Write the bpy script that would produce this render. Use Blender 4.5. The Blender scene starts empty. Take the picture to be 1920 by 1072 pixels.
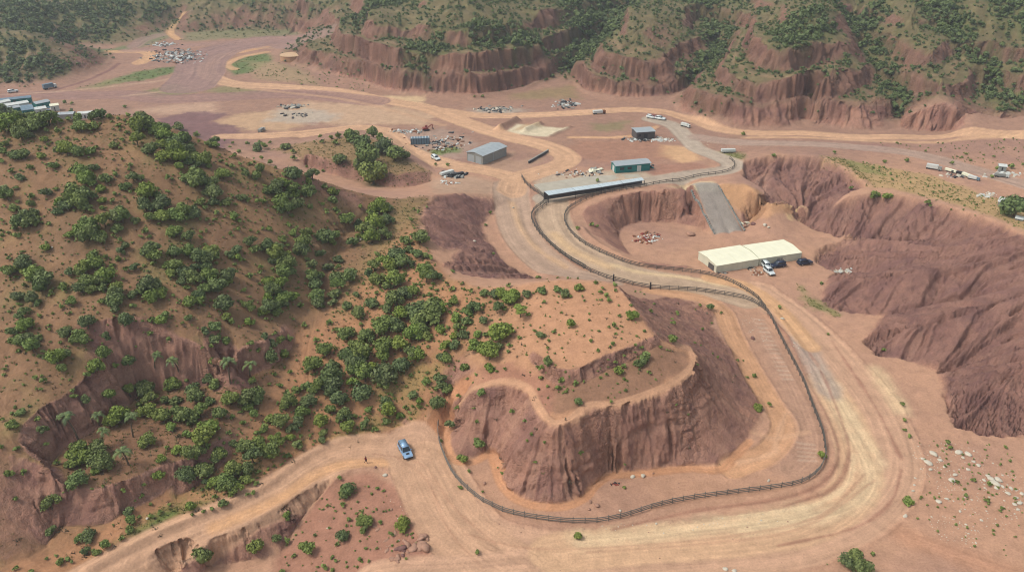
import bpy, bmesh, math, random
import numpy as np
from mathutils import Vector, Matrix
R = math.radians
SC = bpy.context.scene
COL = SC.collection

# ---------------------------------------------------------------- camera
CAMZ, PITCH, FPX, CX, CY = 107.0, 28.0, 1500.0, 960.0, 536.0
cam = bpy.data.cameras.new('camera'); cam_o = bpy.data.objects.new('camera', cam); COL.objects.link(cam_o)
cam_o.location = (0, 0, CAMZ); cam_o.rotation_euler = (R(90 - PITCH), 0, 0)
cam.sensor_width = 36.0; cam.lens = 36.0 * FPX / 1920.0
cam.clip_start = 1.0; cam.clip_end = 6000.0
SC.camera = cam_o
# ---------------------------------------------------------------- light
SUN_EL, SUN_AZ = 54.0, -100.0          # azimuth from +Y, clockwise: the sun stands to the left, a little behind the scene
w = bpy.data.worlds.new('World'); SC.world = w; w.use_nodes = True
nt = w.node_tree; bg = nt.nodes['Background']
sky = nt.nodes.new('ShaderNodeTexSky'); sky.sky_type = 'NISHITA'; sky.sun_disc = False
sky.sun_elevation = R(SUN_EL); sky.sun_rotation = R(SUN_AZ); sky.dust_density = 3.0; sky.air_density = 1.0
hs = nt.nodes.new('ShaderNodeHueSaturation'); hs.inputs['Saturation'].default_value = .40   # thin overcast: the blue is washed out
nt.links.new(sky.outputs[0], hs.inputs['Color']); nt.links.new(hs.outputs[0], bg.inputs[0]); bg.inputs[1].default_value = 0.15
sl = bpy.data.lights.new('sun', 'SUN'); so = bpy.data.objects.new('sun', sl); COL.objects.link(so)
sl.energy = 1.45; sl.angle = R(13); sl.color = (1.0, 0.94, 0.86)
sd = Vector((math.sin(R(SUN_AZ)) * math.cos(R(SUN_EL)), math.cos(R(SUN_AZ)) * math.cos(R(SUN_EL)), math.sin(R(SUN_EL))))
so.rotation_euler = sd.to_track_quat('Z', 'Y').to_euler()
SC.view_settings.view_transform = 'Standard'; SC.view_settings.look = 'None'
SC.view_settings.gamma = 1.0; SC.view_settings.exposure = 0.58
SC.cycles.filter_width = 1.1
SC.cycles.max_bounces = 5; SC.cycles.diffuse_bounces = 3; SC.cycles.glossy_bounces = 2
SC.cycles.transmission_bounces = 2; SC.cycles.transparent_max_bounces = 4

rng = np.random.default_rng(7); random.seed(7)

# ---------------------------------------------------------------- noise
_P = rng.permutation(4096).astype(np.int32); _G = rng.random(4096) * 2 * np.pi
_GX, _GY = np.cos(_G).astype(np.float32), np.sin(_G).astype(np.float32)
def perlin(x, y):
    xi = np.floor(x).astype(np.int32); yi = np.floor(y).astype(np.int32)
    fx = (x - xi).astype(np.float32); fy = (y - yi).astype(np.float32)
    u = fx * fx * fx * (fx * (fx * 6 - 15) + 10); v = fy * fy * fy * (fy * (fy * 6 - 15) + 10)
    def g(i, j, dx, dy):
        h = _P[(_P[(xi + i) & 4095] + yi + j) & 4095]
        return _GX[h] * dx + _GY[h] * dy
    a = g(0, 0, fx, fy); b = g(1, 0, fx - 1, fy); c = g(0, 1, fx, fy - 1); d = g(1, 1, fx - 1, fy - 1)
    return (a + u * (b - a) + v * (c - a + u * (a - b - c + d))) * 1.5
def fbm(x, y, s, octv=4, gain=0.5, ox=0.0):
    o = 0; a = 1.0; t = 0
    for k in range(octv):
        o = o + a * perlin(x / s + 17.3 * k + ox, y / s - 9.1 * k + ox); t += a; a *= gain; s *= 0.49
    return o / t
def sstep(a, b, x):
    t = np.clip((x - a) / (b - a), 0, 1); return t * t * (3 - 2 * t)

# ---------------------------------------------------------------- sight lines: a point of the place from where it is seen and how high it lies
cp, sp_ = math.cos(R(PITCH)), math.sin(R(PITCH))
def ray(px, py):
    a = (np.asarray(px, float) - CX) / FPX; b = -(np.asarray(py, float) - CY) / FPX
    return a, cp + b * sp_, -sp_ + b * cp
def W(px, py, z):
    dx, dy, dz = ray(px, py); t = (z - CAMZ) / dz
    return dx * t, dy * t
def pxm(x, y, z):            # pixels per metre across the line of sight
    return FPX / (y * cp + (CAMZ - z) * sp_)

# ---------------------------------------------------------------- terrain grid (finer near the viewer)
NU, NV = 1250, 1150
Y0, Y1, FA, FB, UM = 74.0, 1500.0, 0.565, 34.0, 1.32
K = math.log(Y1 / Y0) / (NV - 1)
jj, ii = np.mgrid[0:NV, 0:NU].astype(np.float32)
GY = (Y0 * np.exp(K * jj)).astype(np.float32)
GU = (ii / (NU - 1) * 2 - 1) * UM
GX = (GU * (FA * GY + FB)).astype(np.float32)
def toij(x, y):
    y = np.maximum(y, Y0 * 0.8)
    return (x / (FA * y + FB) / UM + 1) / 2 * (NU - 1), np.log(y / Y0) / K

LINES = []                   # world polylines (x, y, z)
def L(*pts):
    a = np.array(pts, float); x, y = W(a[:, 0], a[:, 1], a[:, 2]); LINES.append(np.stack([x, y, a[:, 2]], 1))
def LW(*pts): LINES.append(np.array(pts, float))
def P(*pts):
    for p in pts: L(p)

# road loop and yard
L((1030,345,8.8),(1000,372,8.2),(985,400,7.5),(1000,440,6.5),(1060,490,5),(1140,525,3.5),(1250,545,2),(1360,560,1),(1430,595,.3),(1490,665,0),(1545,750,0),(1590,850,0),(1560,930,0),(1450,970,0),(1300,990,0),(1100,1010,0),(950,1000,0),(860,930,0),(800,860,0),(700,842,0),(620,862,0),(540,918,0),(420,975,0),(300,1025,0),(200,1072,0),(60,1140,0))
L((960,350,8.8),(960,400,7.9),(980,450,6.8),(1030,495,5),(1080,512,4.2))
L((1040,385,8),(1050,430,6.8),(1100,472,5),(1180,505,3.5),(1290,526,1.5),(1390,548,.5),(1480,600,0),(1570,710,0),(1640,850,0))
P((1400,470,0),(1500,450,0),(1560,500,0),(1450,540,0),(1530,580,0),(1580,640,0),(1350,500,.3),(1420,510,0),(1480,520,0))
L((1600,700,0),(1680,780,0),(1720,860,0)); L((1750,860,0),(1850,880,0),(1990,880,.3)); L((900,1060,0),(1200,1065,0),(1500,1065,0),(1800,1060,0),(2050,1060,0))
L((800,1180,0),(1200,1180,0),(2100,1180,0)); L((1390,700,1.2),(1440,770,.6),(1470,850,0),(1400,880,0),(1250,920,0),(1130,950,0)); L((870,890,0),(920,930,0),(1000,960,0),(1100,965,0))
# islet below the near road
L((330,1050,-.8),(400,1013,-.5),(470,983,-.4),(530,948,-.4),(590,913,-.4),(640,893,-.3)); L((320,1075,-4.8),(400,1060,-5.2),(470,1049,-5.2),(520,1046,-5.1),(535,1025,-4.9),(555,990,-4.2),(585,945,-3),(620,908,-1.4))
P((600,1000,-3.5),(650,960,-2.4),(700,930,-1.4),(560,1060,-4.6),(650,1060,-3.6),(600,960,-3)); L((640,886,.0),(700,884,0),(742,908,0),(772,958,0),(797,1008,0),(808,1042,0),(790,1060,0),(720,1080,0)); P((760,985,-.2),(770,1030,.6),(740,1045,.2),(700,1000,-1.2),(680,1040,-2))
L((250,1160,-5.5),(400,1130,-6),(600,1130,-5))
# hill on the left, row by row
SKY_L = [(-200,212,47),(0,224,47),(60,223,47.5),(150,224,47),(230,216,47.5),(300,233,45),(340,246,43),(400,271,39.5),(450,291,37),(500,308,35),(560,326,32),(620,346,27.2),(680,365,22.6),(720,372,20.6),(760,373,18.8),(800,367,17.8)]
L(*SKY_L)
for (px, py, z) in SKY_L[:-3]:
    x, y = W(px, py, z); LW((x, y + 20, max(9.6, z - 12.5))); LW((x, y + 36, max(9., z - 23)))
    if z > 38: LW((x, y + 58, max(9, z - 30)))
for (px, py, z) in SKY_L[:9]:
    x, y = W(px, py, z); LW((x - 10, y + 100, 9))
L((-200,300,42),(0,300,42),(150,300,42),(250,300,41.5),(330,310,39.5),(400,330,36.3),(470,350,32.6),(540,375,28),(600,395,24),(650,410,20.6))
L((-200,400,34),(0,400,34.5),(150,400,35),(300,400,33),(400,410,30.3),(480,425,26.3),(550,445,22.3),(600,460,19.3))
L((-200,500,28),(0,500,28),(150,500,28.5),(300,500,26.7),(400,505,23.6),(480,515,20.2),(540,525,17))
L((-200,600,23),(0,600,23),(150,600,23.5),(300,590,22),(400,595,19.3),(470,600,16.2),(530,605,13))
L((-200,700,18.5),(0,700,18.5),(80,705,18))
L((720,388,19.8),(680,410,18.4),(650,440,17),(620,490,15),(600,540,13.4),(575,590,11.8),(555,635,10))
L((800,367,17.8),(790,400,17.8),(785,440,17.8),(800,480,17),(830,515,17),(870,530,17.3),(900,538,18),(960,535,19),(1000,528,20.5),(1080,524,21.5),(1150,530,21.5),(1170,548,21.3),(1195,585,20.5),(1212,612,19.6),(1228,632,18.8))
P((700,560,14.5),(760,600,14.2),(820,640,13.2),(870,650,13.5),(650,640,10.5),(720,680,9.5),(790,720,6.5),(830,742,4.2),(560,720,6.5),(620,760,4),(480,800,5.5),(440,850,4.5),(530,790,4.5),(660,500,14.3),(720,460,16),(700,740,5.5))
# ravine with the palms: headwall, terrace, lower cliff band, rock hump
L((-100,860,15),(0,830,14.5),(40,795,15),(80,765,15.5),(130,742,15.2),(180,700,16),(230,655,17.6),(270,636,18.8),(310,630,18.8),(360,640,18.2),(400,655,16.8),(430,665,15.2),(460,650,14.8),(500,635,14.2),(530,622,13.2))
L((85,880,7.8),(110,850,7.5),(170,810,8),(232,765,8),(264,735,8),(300,726,8.2),(380,722,8.2),(440,712,8.3),(500,690,8.8),(540,655,9.4))
L((555,640,9.5),(520,700,8),(480,750,7),(430,800,6.8),(380,840,6.5),(330,862,6.3),(290,875,6.5),(250,893,6.7),(200,910,6.8),(150,912,7),(122,905,7.2))
P((470,720,7.4),(400,770,6.8),(300,800,6.8),(220,830,7.2),(160,850,7.6))
L((118,980,1.8),(160,987,1.5),(200,980,1.5),(250,952,1.6),(300,920,2.2),(330,897,3.4),(365,872,5))
L((-100,870,14),(0,850,13.3),(40,850,12.8),(85,868,11.3),(108,900,8.8)); L((-100,1100,1.6),(0,1062,1.5),(50,1046,1.3),(85,1022,1.3),(105,990,1.5),(118,980,1.8))
L((-150,1140,1),(0,1076,1.2),(150,1012,1),(250,977,1),(330,930,1.2),(400,890,2.2),(460,840,3.8))
L((60,1120,.5),(165,1068,.5),(300,998,.5),(420,948,.5),(500,912,.5),(560,866,.5),(620,832,.5),(700,812,.5),(760,803,.4))
# the mound
L((845,765,2.5),(836,795,.6),(834,830,.3),(850,857,.3),(885,862,.3),(905,850,.5),(920,846,.8),(930,870,.3),(940,900,.3),(965,928,.2),(1005,942,.2),(1055,944,.2),(1092,928,.2),(1112,905,.2),(1140,887,.2),(1200,882,.3),(1290,873,.3),(1348,875,.3),(1375,850,.5),(1402,822,.6),(1430,790,.8),(1436,765,1),(1420,735,1.2),(1400,690,1.2),(1352,627,2.2),(1330,612,2.6),(1350,592,1.8),(1345,572,1.8),(1300,565,2),(1250,553,2.2),(1200,545,2.8))
L((850,757,5),(880,735,9.5),(905,727,11),(925,722,11.7),(955,721,12),(985,733,12.2),(1003,762,12.4),(1022,788,12.8),(1045,797,13),(1075,786,13.2),(1105,765,13.5),(1150,764,13.5),(1200,750,13.5),(1250,731,13.8),(1290,705,14),(1306,682,14.3),(1300,655,15),(1270,643,16),(1240,635,17.5))
L((919,846,.8),(930,805,5),(955,765,8),(985,737,11.5)); L((1022,788,12.8),(985,830,8.5),(950,870,3)); 
L((1000,660,16.5),(1040,690,17),(1080,692,17.3),(1105,680,17.6),(1135,664,18),(1165,655,18.2),(1195,641,18.5),(1228,632,18.8))
L((1000,680,14.6),(1046,718,14.4),(1086,716,14.9),(1114,706,15.1),(1143,691,15.4),(1173,680,15.8),(1203,666,16.3),(1232,648,17.4))
P((1080,600,19.8),(1000,600,19),(960,600,18),(1180,600,20.2),(920,600,16.5),(900,640,14.5),(940,680,13.8),(890,690,11.5),(1000,700,14.8),(1060,755,13.7),(1200,705,14.8),(960,640,15.8))
for (px, py, z) in [(960,535,19),(1000,528,20.5),(1080,524,21.5),(1150,530,21.5)]:
    x, y = W(px, py, z); LW((x, y + 12, z - 7)); LW((x, y + 24, z - 13))
# dark bare slope left of the bend
L((955,377,8.7),(930,392,8.4),(905,420,8),(915,450,7.4),(935,478,6.8),(950,495,6.2),(1005,522,5)); L((810,366,17.5),(870,362,13.8),(925,366,10.8),(955,377,8.7))
# sunken pit, ramp, cut
L((1088,408,7),(1095,392,7.8),(1112,380,8.4),(1140,370,9),(1200,361,9.6),(1270,353,10),(1287,354,10)); L((1088,408,7),(1092,428,6.3),(1110,448,5.4),(1150,472,4),(1190,488,2.6),(1240,498,1.2),(1290,500,.6))
L((1183,478,.3),(1165,455,0),(1160,440,0),(1170,425,0),(1200,415,0),(1250,416,0),(1306,424,0),(1330,441,0)); L((1282,372,4.5),(1300,410,0)); P((1300,470,0),(1230,470,0),(1255,490,0),(1250,440,0))
L((1293,347,10),(1340,440,0)); L((1319,345,10),(1367,438,0)); L((1345,343,10),(1395,435,0)); L((1293,347,10),(1345,343,10))
L((1350,345,10),(1395,345,10),(1420,362,9.3),(1450,378,7.5),(1490,380,6)); L((1400,427,0),(1410,408,1.5),(1440,402,2.3),(1490,405,1.5),(1500,420,.2))
# bare dark ridge on the right
L((1395,300,11),(1440,291,12.6),(1500,290,13.4),(1545,295,13.6),(1600,325,13),(1625,345,12.4)); L((1395,328,9),(1420,350,9.2),(1460,368,7.5),(1490,385,5.5),(1520,390,4.5))
L((1560,385,7.5),(1600,367,10.8),(1650,362,12.2),(1700,366,13.2),(1780,385,14.2),(1865,412,15.5),(1920,438,16.5),(2080,490,18)); L((1495,412,1.5),(1530,430,.8),(1560,438,1),(1640,447,2.6),(1700,452,5),(1800,445,9))
L((1530,470,.4),(1570,462,1.6),(1620,460,3)); L((1535,480,.5),(1600,478,3.8),(1680,482,6.4),(1760,478,9.2)); L((1530,492,.2),(1570,508,.3),(1640,512,2.6),(1700,510,6))
L((1545,530,1.2),(1620,520,5),(1720,517,8),(1800,507,10.5),(1920,500,13.6)); L((1538,548,.2),(1545,572,.1),(1600,586,.2),(1655,592,.8),(1740,575,3.8),(1850,548,8.6))
L((1640,627,1.5),(1720,610,5.6),(1800,590,8.2),(1920,560,11.6)); L((1622,640,0),(1640,664,0),(1700,674,.2),(1758,695,.4),(1830,672,3.8),(1920,635,8.8))
L((1780,735,1.8),(1870,705,6.8),(1920,690,9),(2050,660,14)); L((1772,740,0),(1788,797,0),(1850,817,0),(1920,813,.3),(2050,830,.5)); P((2080,560,15.5),(2080,760,8))
P((1700,345,11.6),(1650,328,10.6),(1700,312,9.5),(1600,303,9.5),(1800,354,11.2),(1800,337,9.3),(1920,405,13),(1920,372,10.5),(2080,430,14),(2080,395,10))
# plain behind
P(*[(px, py, 9) for px, py in ((1000,300),(850,320),(1100,270),(1300,300),(1380,285),(500,225),(300,190),(100,175),(700,205),(1200,215),(1600,270),(1800,300),(1920,345),(0,192),(400,115),(900,200),(620,180),(1050,325),(1200,300),(1250,330),(880,350),(1400,262),(1900,275),(560,240),(420,250),(830,260),(1450,278),(2080,340),(2080,280),(560,110),(250,170),(-150,185))])
L((955,350,8.9),(1000,335,8.9),(1100,330,9.2),(1200,335,9.4),(1300,325,9.6),(1370,310,9.3)); L((330,60,10.5),(420,85,9.6),(560,72,10)); L((240,95,10),(330,90,9.6))
# small hill with a cut face behind the left ridge
L((500,283,9.5),(530,272,12),(560,268,14),(600,262,15.7),(640,257,16.8),(680,256,17.4),(720,266,16.5),(750,285,14.5),(780,305,12.5),(805,320,11))
L((570,288,14),(610,293,14),(625,300,13.6),(680,306,13.3),(700,318,12.8),(745,325,12.2),(780,319,11.8),(805,320,11)); L((575,312,9.8),(620,328,9.7),(650,336,9.2),(700,345,9),(740,353,9),(770,350,9),(808,341,9))
L((560,262,9),(640,243,9),(690,240,9),(740,258,9),(790,295,9),(815,318,9))
# far hills
L((580,66,10),(520,90,9.5),(480,112,9.3),(455,135,9),(490,152,9),(560,160,9),(620,156,9),(690,158,9.2),(715,166,9),(760,176,9),(850,184,9),(920,183,9),(980,170,9.5),(1040,148,10.5),(1062,140,11))
L((620,108,15),(680,117,17),(715,140,15.5),(760,140,17.2),(850,144,17.5),(900,145,17.6),(960,129,17.6),(1015,130,15.5),(1048,128,13.3)); L((640,62,27),(700,75,27.5),(760,100,24.5),(850,106,25),(925,92,26.4),(1000,90,25.2),(1040,105,18.5))
P((520,120,13),(560,110,14.5)); P((700,35,35),(640,40,30),(600,75,20),(780,0,46),(850,0,47),(950,0,45.5),(1010,5,41),(830,50,36.5),(950,45,37),(900,-60,52),(700,0,41),(1000,-60,49)); L((1065,137,11.3),(1075,112,14.8),(1100,82,20),(1130,45,26),(1170,10,32),(1200,-30,38))
L((1075,152,10.4),(1100,176,9.4),(1140,188,9),(1200,190,9),(1250,187,9.3),(1285,168,10.5)); L((1088,110,19),(1110,120,20.5),(1140,127,20),(1200,127,21),(1260,122,22),(1290,128,19.5))
P((1130,80,29),(1200,90,28.5),(1230,50,37.5),(1180,30,40),(1220,0,45.5),(1270,0,44),(1250,-60,52)); L((1290,160,11.5),(1312,130,16),(1342,100,21),(1352,70,25),(1325,30,31),(1305,0,36),(1300,-40,42))
L((1268,205,9),(1320,230,9),(1360,240,9),(1450,243,9),(1500,237,9.3),(1545,236,9.3),(1600,248,9),(1660,243,9.2),(1690,240,9.3),(1740,248,9),(1840,243,9),(1920,246,9),(2100,246,9))
L((1275,180,14.5),(1300,171,17.8),(1350,169,20.5),(1400,181,20),(1460,168,22),(1530,161,23.5),(1580,180,20.6),(1630,182,20),(1668,168,21)); P((1460,130,29),(1530,105,33),(1480,90,36),(1560,60,42),(1560,0,53),(1500,30,47),(1400,95,33),(1420,40,43),(1560,-60,62),(1600,100,33.5))
L((1497,237,9.4),(1515,200,13.5),(1525,165,20)); L((1690,228,11),(1682,190,15.5),(1660,150,21),(1640,100,28),(1612,50,36),(1600,10,42),(1590,-40,50))
L((1700,217,14.3),(1760,196,19),(1820,206,18),(1880,220,15),(1920,215,17),(2050,210,18)); P((1705,170,23.5),(1720,120,31.5),(1690,60,42),(1700,0,53),(1700,-60,61),(1790,160,24)); L((1885,205,16.5),(1870,170,20.5),(1842,130,26.5),(1802,90,33.5),(1772,40,41.5),(1750,0,47),(1740,-50,54))
P((1920,150,28),(1920,100,36.5),(1880,60,43.5),(1920,0,54.5),(2080,100,40),(2080,0,56),(1900,-60,62))
L((-150,170,9),(0,169,9),(60,168,9),(110,164,9),(150,151,9),(190,133,9),(215,120,9.3)); L((-150,52,29),(0,62,26.5),(60,72,24.5),(110,88,20),(150,100,17),(190,112,12.5),(213,118,9.8)); P((60,120,16.5),(-60,115,19))
L((120,84,10.5),(180,88,10.3),(240,86,10.5),(290,66,11),(320,48,12),(330,38,13)); P((0,22,25),(100,0,34),(200,0,28.5),(280,5,23),(200,40,19),(100,40,23),(250,50,15.5),(-100,0,38),(60,20,28)); L((340,60,11),(400,56,11.5),(480,52,12),(560,52,12)); L((345,40,16.5),(420,16,20.5),(470,5,24),(560,0,26),(640,-10,33)); P((480,32,18),(560,25,20))
for x in range(-1100, 1200, 60):
    LW((x, 640, 40 + 14 * math.sin(x * .021) + (12 if x > 40 else 0))); LW((x, 760, 58 + 14 * math.sin(x * .017 + 2))); LW((x, 1000, 82 + 12 * math.sin(x * .011))); LW((x, 1480, 95))
for x in (60, 110, 160, 210, 260, 310, 360, 420): LW((x, 500, 60))

def dens(a, step=0.35):
    if len(a) == 1: return a
    o = []
    for p, q in zip(a[:-1], a[1:]):
        n = max(2, int(np.linalg.norm((q - p)[:2]) / step)); t = np.linspace(0, 1, n, endpoint=False)[:, None]; o.append(p + (q - p) * t)
    o.append(a[-1:]); return np.concatenate(o)
def smooth_line(a, per=6):
    if len(a) < 3: return a
    P0 = np.vstack([2 * a[0] - a[1], a, 2 * a[-1] - a[-2]]); o = []
    for k in range(1, len(P0) - 2):
        p0, p1, p2, p3 = P0[k - 1:k + 3]; t = np.linspace(0, 1, per, endpoint=False)[:, None]
        o.append(.5 * (2 * p1 + (p2 - p0) * t + (2 * p0 - 5 * p1 + 4 * p2 - p3) * t * t + (3 * p1 - p0 - 3 * p2 + p3) * t ** 3))
    o.append(a[-1:]); return np.concatenate(o)
ALL = np.concatenate([np.concatenate([d, np.full((len(d), 1), float(len(d) > 1))], 1) for d in (dens(smooth_line(a)) for a in LINES)])
ci, cj = toij(ALL[:, 0], ALL[:, 1])

def fill():
    H = None
    for s in (64, 32, 16, 8, 4, 2, 1):
        nu, nv = (NU - 1) // s + 2, (NV - 1) // s + 2
        i = np.clip(np.round(ci / s).astype(int), -1, nu); j = np.clip(np.round(cj / s).astype(int), -1, nv)
        ok = (i >= 0) & (i < nu) & (j >= 0) & (j < nv) & ((ALL[:, 3] > 0) | (s >= 8)); idx = j[ok] * nu + i[ok]
        cnt = np.bincount(idx, minlength=nu * nv); sm = np.bincount(idx, ALL[ok, 2], minlength=nu * nv)
        fix = (cnt > 0).reshape(nv, nu); val = (sm / np.maximum(cnt, 1)).reshape(nv, nu)
        if H is None: H = np.full((nv, nu), 10.0)
        else:
            a = np.arange(nu) / 2; b = np.arange(nv) / 2
            i0 = np.minimum(a.astype(int), H.shape[1] - 1); i1 = np.minimum(i0 + 1, H.shape[1] - 1); j0 = np.minimum(b.astype(int), H.shape[0] - 1); j1 = np.minimum(j0 + 1, H.shape[0] - 1)
            fa = a - i0; fb = (b - j0)[:, None]
            H = (H[j0][:, i0] * (1 - fa) + H[j0][:, i1] * fa) * (1 - fb) + (H[j1][:, i0] * (1 - fa) + H[j1][:, i1] * fa) * fb
        for n in range(400 if s > 8 else 90 if s > 2 else 40):
            H[fix] = val[fix]; Q = np.pad(H, 1, mode='edge')
            H = .25 * (Q[:-2, 1:-1] + Q[2:, 1:-1] + Q[1:-1, :-2] + Q[1:-1, 2:])
        H[fix] = val[fix]
    return H[:NV, :NU]
H = fill().astype(np.float32)
def blur(a, n):
    for _ in range(n):
        Q = np.pad(a, 1, mode='edge'); a = (Q[:-2, 1:-1] + Q[2:, 1:-1] + Q[1:-1, :-2] + Q[1:-1, 2:] + 2 * a) / 6
    return a
H = blur(H, 1); H = H + (blur(H, 12) - H) * sstep(310, 340, GY)
def grad(h):
    dU = 2 * UM / (NU - 1)
    hx = np.gradient(h, axis=1) / dU / (FA * GY + FB)
    hy = np.gradient(h, axis=0) / (GY * K) - GU * FA * hx
    return hx, hy
def bil(a, i, j):
    i = np.clip(i, 0, NU - 1.001); j = np.clip(j, 0, NV - 1.001); i0 = i.astype(np.int32); j0 = j.astype(np.int32); fi = i - i0; fj = j - j0
    return (a[j0, i0] * (1 - fi) + a[j0, i0 + 1] * fi) * (1 - fj) + (a[j0 + 1, i0] * (1 - fi) + a[j0 + 1, i0 + 1] * fi) * fj
def hz(x, y): return bil(H, *toij(np.asarray(x, float), np.asarray(y, float)))
def hit(px, py):
    """where the line of sight meets the ground"""
    px = np.atleast_1d(np.asarray(px, float)); py = np.atleast_1d(np.asarray(py, float)); dx, dy, dz = ray(px, py)
    if px.size < 6:
        X, Yv = [], []
        for a, b, c in zip(dx, dy, dz):
            y = Y0 * np.exp(np.linspace(0, math.log(1400 / Y0), 900)); t = y / b; k = np.argmax((CAMZ + c * t) < hz(a * t, y)); lo, hi = y[max(k - 1, 0)], y[k]
            y = np.linspace(lo, hi, 160); t = y / b; k = np.argmax((CAMZ + c * t) < hz(a * t, y)); X.append(a * t[k]); Yv.append(y[k])
        return np.array(X), np.array(Yv)
    ys = Y0 * np.exp(np.linspace(0, math.log(1400 / Y0), 700)); lo = np.full(px.shape, Y0); hi = np.full(px.shape, 1400.0); done = np.zeros(px.shape, bool); prev = lo.copy()
    for y in ys:
        t = y / dy; below = (CAMZ + dz * t) < hz(dx * t, np.full(px.shape, y)); n = below & ~done
        hi[n] = y; lo[n] = prev[n]; done |= n; prev[:] = y
    for _ in range(18):
        m = (lo + hi) / 2; t = m / dy; b = (CAMZ + dz * t) < hz(dx * t, m); hi = np.where(b, m, hi); lo = np.where(b, lo, m)
    t = hi / dy; return dx * t, hi
HAZE = 0.00022
# ---------------------------------------------------------------- painting the ground by outlines that are laid out on it
def srgb(c):
    c = np.array(c, float) / 255; return np.where(c <= .04045, c / 12.92, ((c + .055) / 1.055) ** 2.4)
KA = np.array((.735, .80, .785))   # how a surface's own colour relates to how bright it looks in this light
def C(*c): return srgb(c) * KA
PN = fbm(GX, GY, 6.0, 4)       # wobble for borders
PN2 = fbm(GX, GY, 1.6, 3, ox=40.)
def ground_line(pts):
    o = []
    fl = [p for p in pts if len(p) == 2]; hx_, hy_ = hit(np.array([p[0] for p in fl], float), np.array([p[1] for p in fl], float)) if fl else ([], [])
    k = 0
    for p in pts:
        if len(p) == 3: o.append([float(v) for v in W(*p)])
        else: o.append([float(hx_[k]), float(hy_[k])]); k += 1
    return np.array(o)
def seg_dist(xx, yy, a, closed):
    d = np.full(xx.shape, 1e9, np.float32); ins = np.zeros(xx.shape, bool)
    n = len(a); rng_ = range(n if closed else n - 1)
    for k in rng_:
        x0, y0 = a[k]; x1, y1 = a[(k + 1) % n]; ex, ey = x1 - x0, y1 - y0; l2 = ex * ex + ey * ey + 1e-9
        t = np.clip(((xx - x0) * ex + (yy - y0) * ey) / l2, 0, 1); d = np.minimum(d, (xx - x0 - ex * t) ** 2 + (yy - y0 - ey * t) ** 2)
        if closed:
            c = (y0 > yy) != (y1 > yy)
            if ey != 0: ins ^= c & (xx < ex * (yy - y0) / ey + x0)
    return np.sqrt(d), ins
def cover(pts, wid=None, soft=1.0, wob=1.0, world=False, smooth=True):
    """0..1 over the grid: inside an outline (wid None) or within a band of that width"""
    a = np.array(pts, float) if world else ground_line(pts)
    if smooth and wid is not None: a = smooth_line(a, 5)
    m = (wid or 0) / 2 + soft * 2 + abs(wob) * 2
    x0, y0 = a.min(0) - m; x1, y1 = a.max(0) + m
    j0, j1 = np.searchsorted(GY[:, 0], [y0, y1]); j0 = max(0, j0 - 1); j1 = min(NV, j1 + 1)
    sub = (slice(j0, j1), slice(0, NU)); out = np.zeros((NV, NU), np.float32)
    xx, yy = GX[sub], GY[sub]; box = (xx >= x0) & (xx <= x1)
    if not box.any(): return out
    d, ins = seg_dist(xx[box], yy[box], a, wid is None)
    s = np.where(ins, d, -d) if wid is None else wid / 2 - d
    s = s + wob * (PN[sub][box] * 1.2 + PN2[sub][box] * .5)
    o = out[sub]; o[box] = sstep(-soft, soft, s); out[sub] = o
    return out
def lane(pts, wid, soft, wob):
    """cover of a road plus, inside it, how far off its middle and how far along each place is"""
    a = smooth_line(ground_line(pts), 5); m = wid / 2 + soft * 2 + abs(wob) * 2 + 3
    x0, y0 = a.min(0) - m; x1, y1 = a.max(0) + m
    j0, j1 = np.searchsorted(GY[:, 0], [y0, y1]); j0 = max(0, j0 - 1); j1 = min(NV, j1 + 1); sub = (slice(j0, j1), slice(0, NU))
    c = np.zeros((NV, NU), np.float32); la = np.full((NV, NU), 99., np.float32); ar = np.zeros((NV, NU), np.float32)
    xx, yy = GX[sub], GY[sub]; box = (xx >= x0) & (xx <= x1); xx, yy = xx[box], yy[box]
    d = np.full(xx.shape, 1e9, np.float32); lat = d.copy(); arc = np.zeros_like(d); run = 0.
    for k in range(len(a) - 1):
        p, q = a[k], a[k + 1]; e = q - p; ln = float(np.hypot(*e)) + 1e-9; t = np.clip(((xx - p[0]) * e[0] + (yy - p[1]) * e[1]) / ln ** 2, 0, 1)
        dx, dy = xx - p[0] - e[0] * t, yy - p[1] - e[1] * t; dd = np.hypot(dx, dy); n = dd < d; sg = np.where(e[0] * dy - e[1] * dx > 0, 1, -1)
        d[n] = dd[n]; lat[n] = (dd * sg)[n]; arc[n] = (run + t * ln)[n]; run += ln
    o = c[sub]; o[box] = sstep(-soft, soft, wid / 2 - d + wob * (PN[sub][box] * 1.2 + PN2[sub][box] * .5)); c[sub] = o
    o = la[sub]; o[box] = lat; la[sub] = o; o = ar[sub]; o[box] = arc; ar[sub] = o
    return c, la, ar
def across(pts, world=False):
    a = smooth_line(np.array(pts, float) if world else ground_line(pts), 5)
    return seg_dist(GX, GY, a, False)[0]

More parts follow.
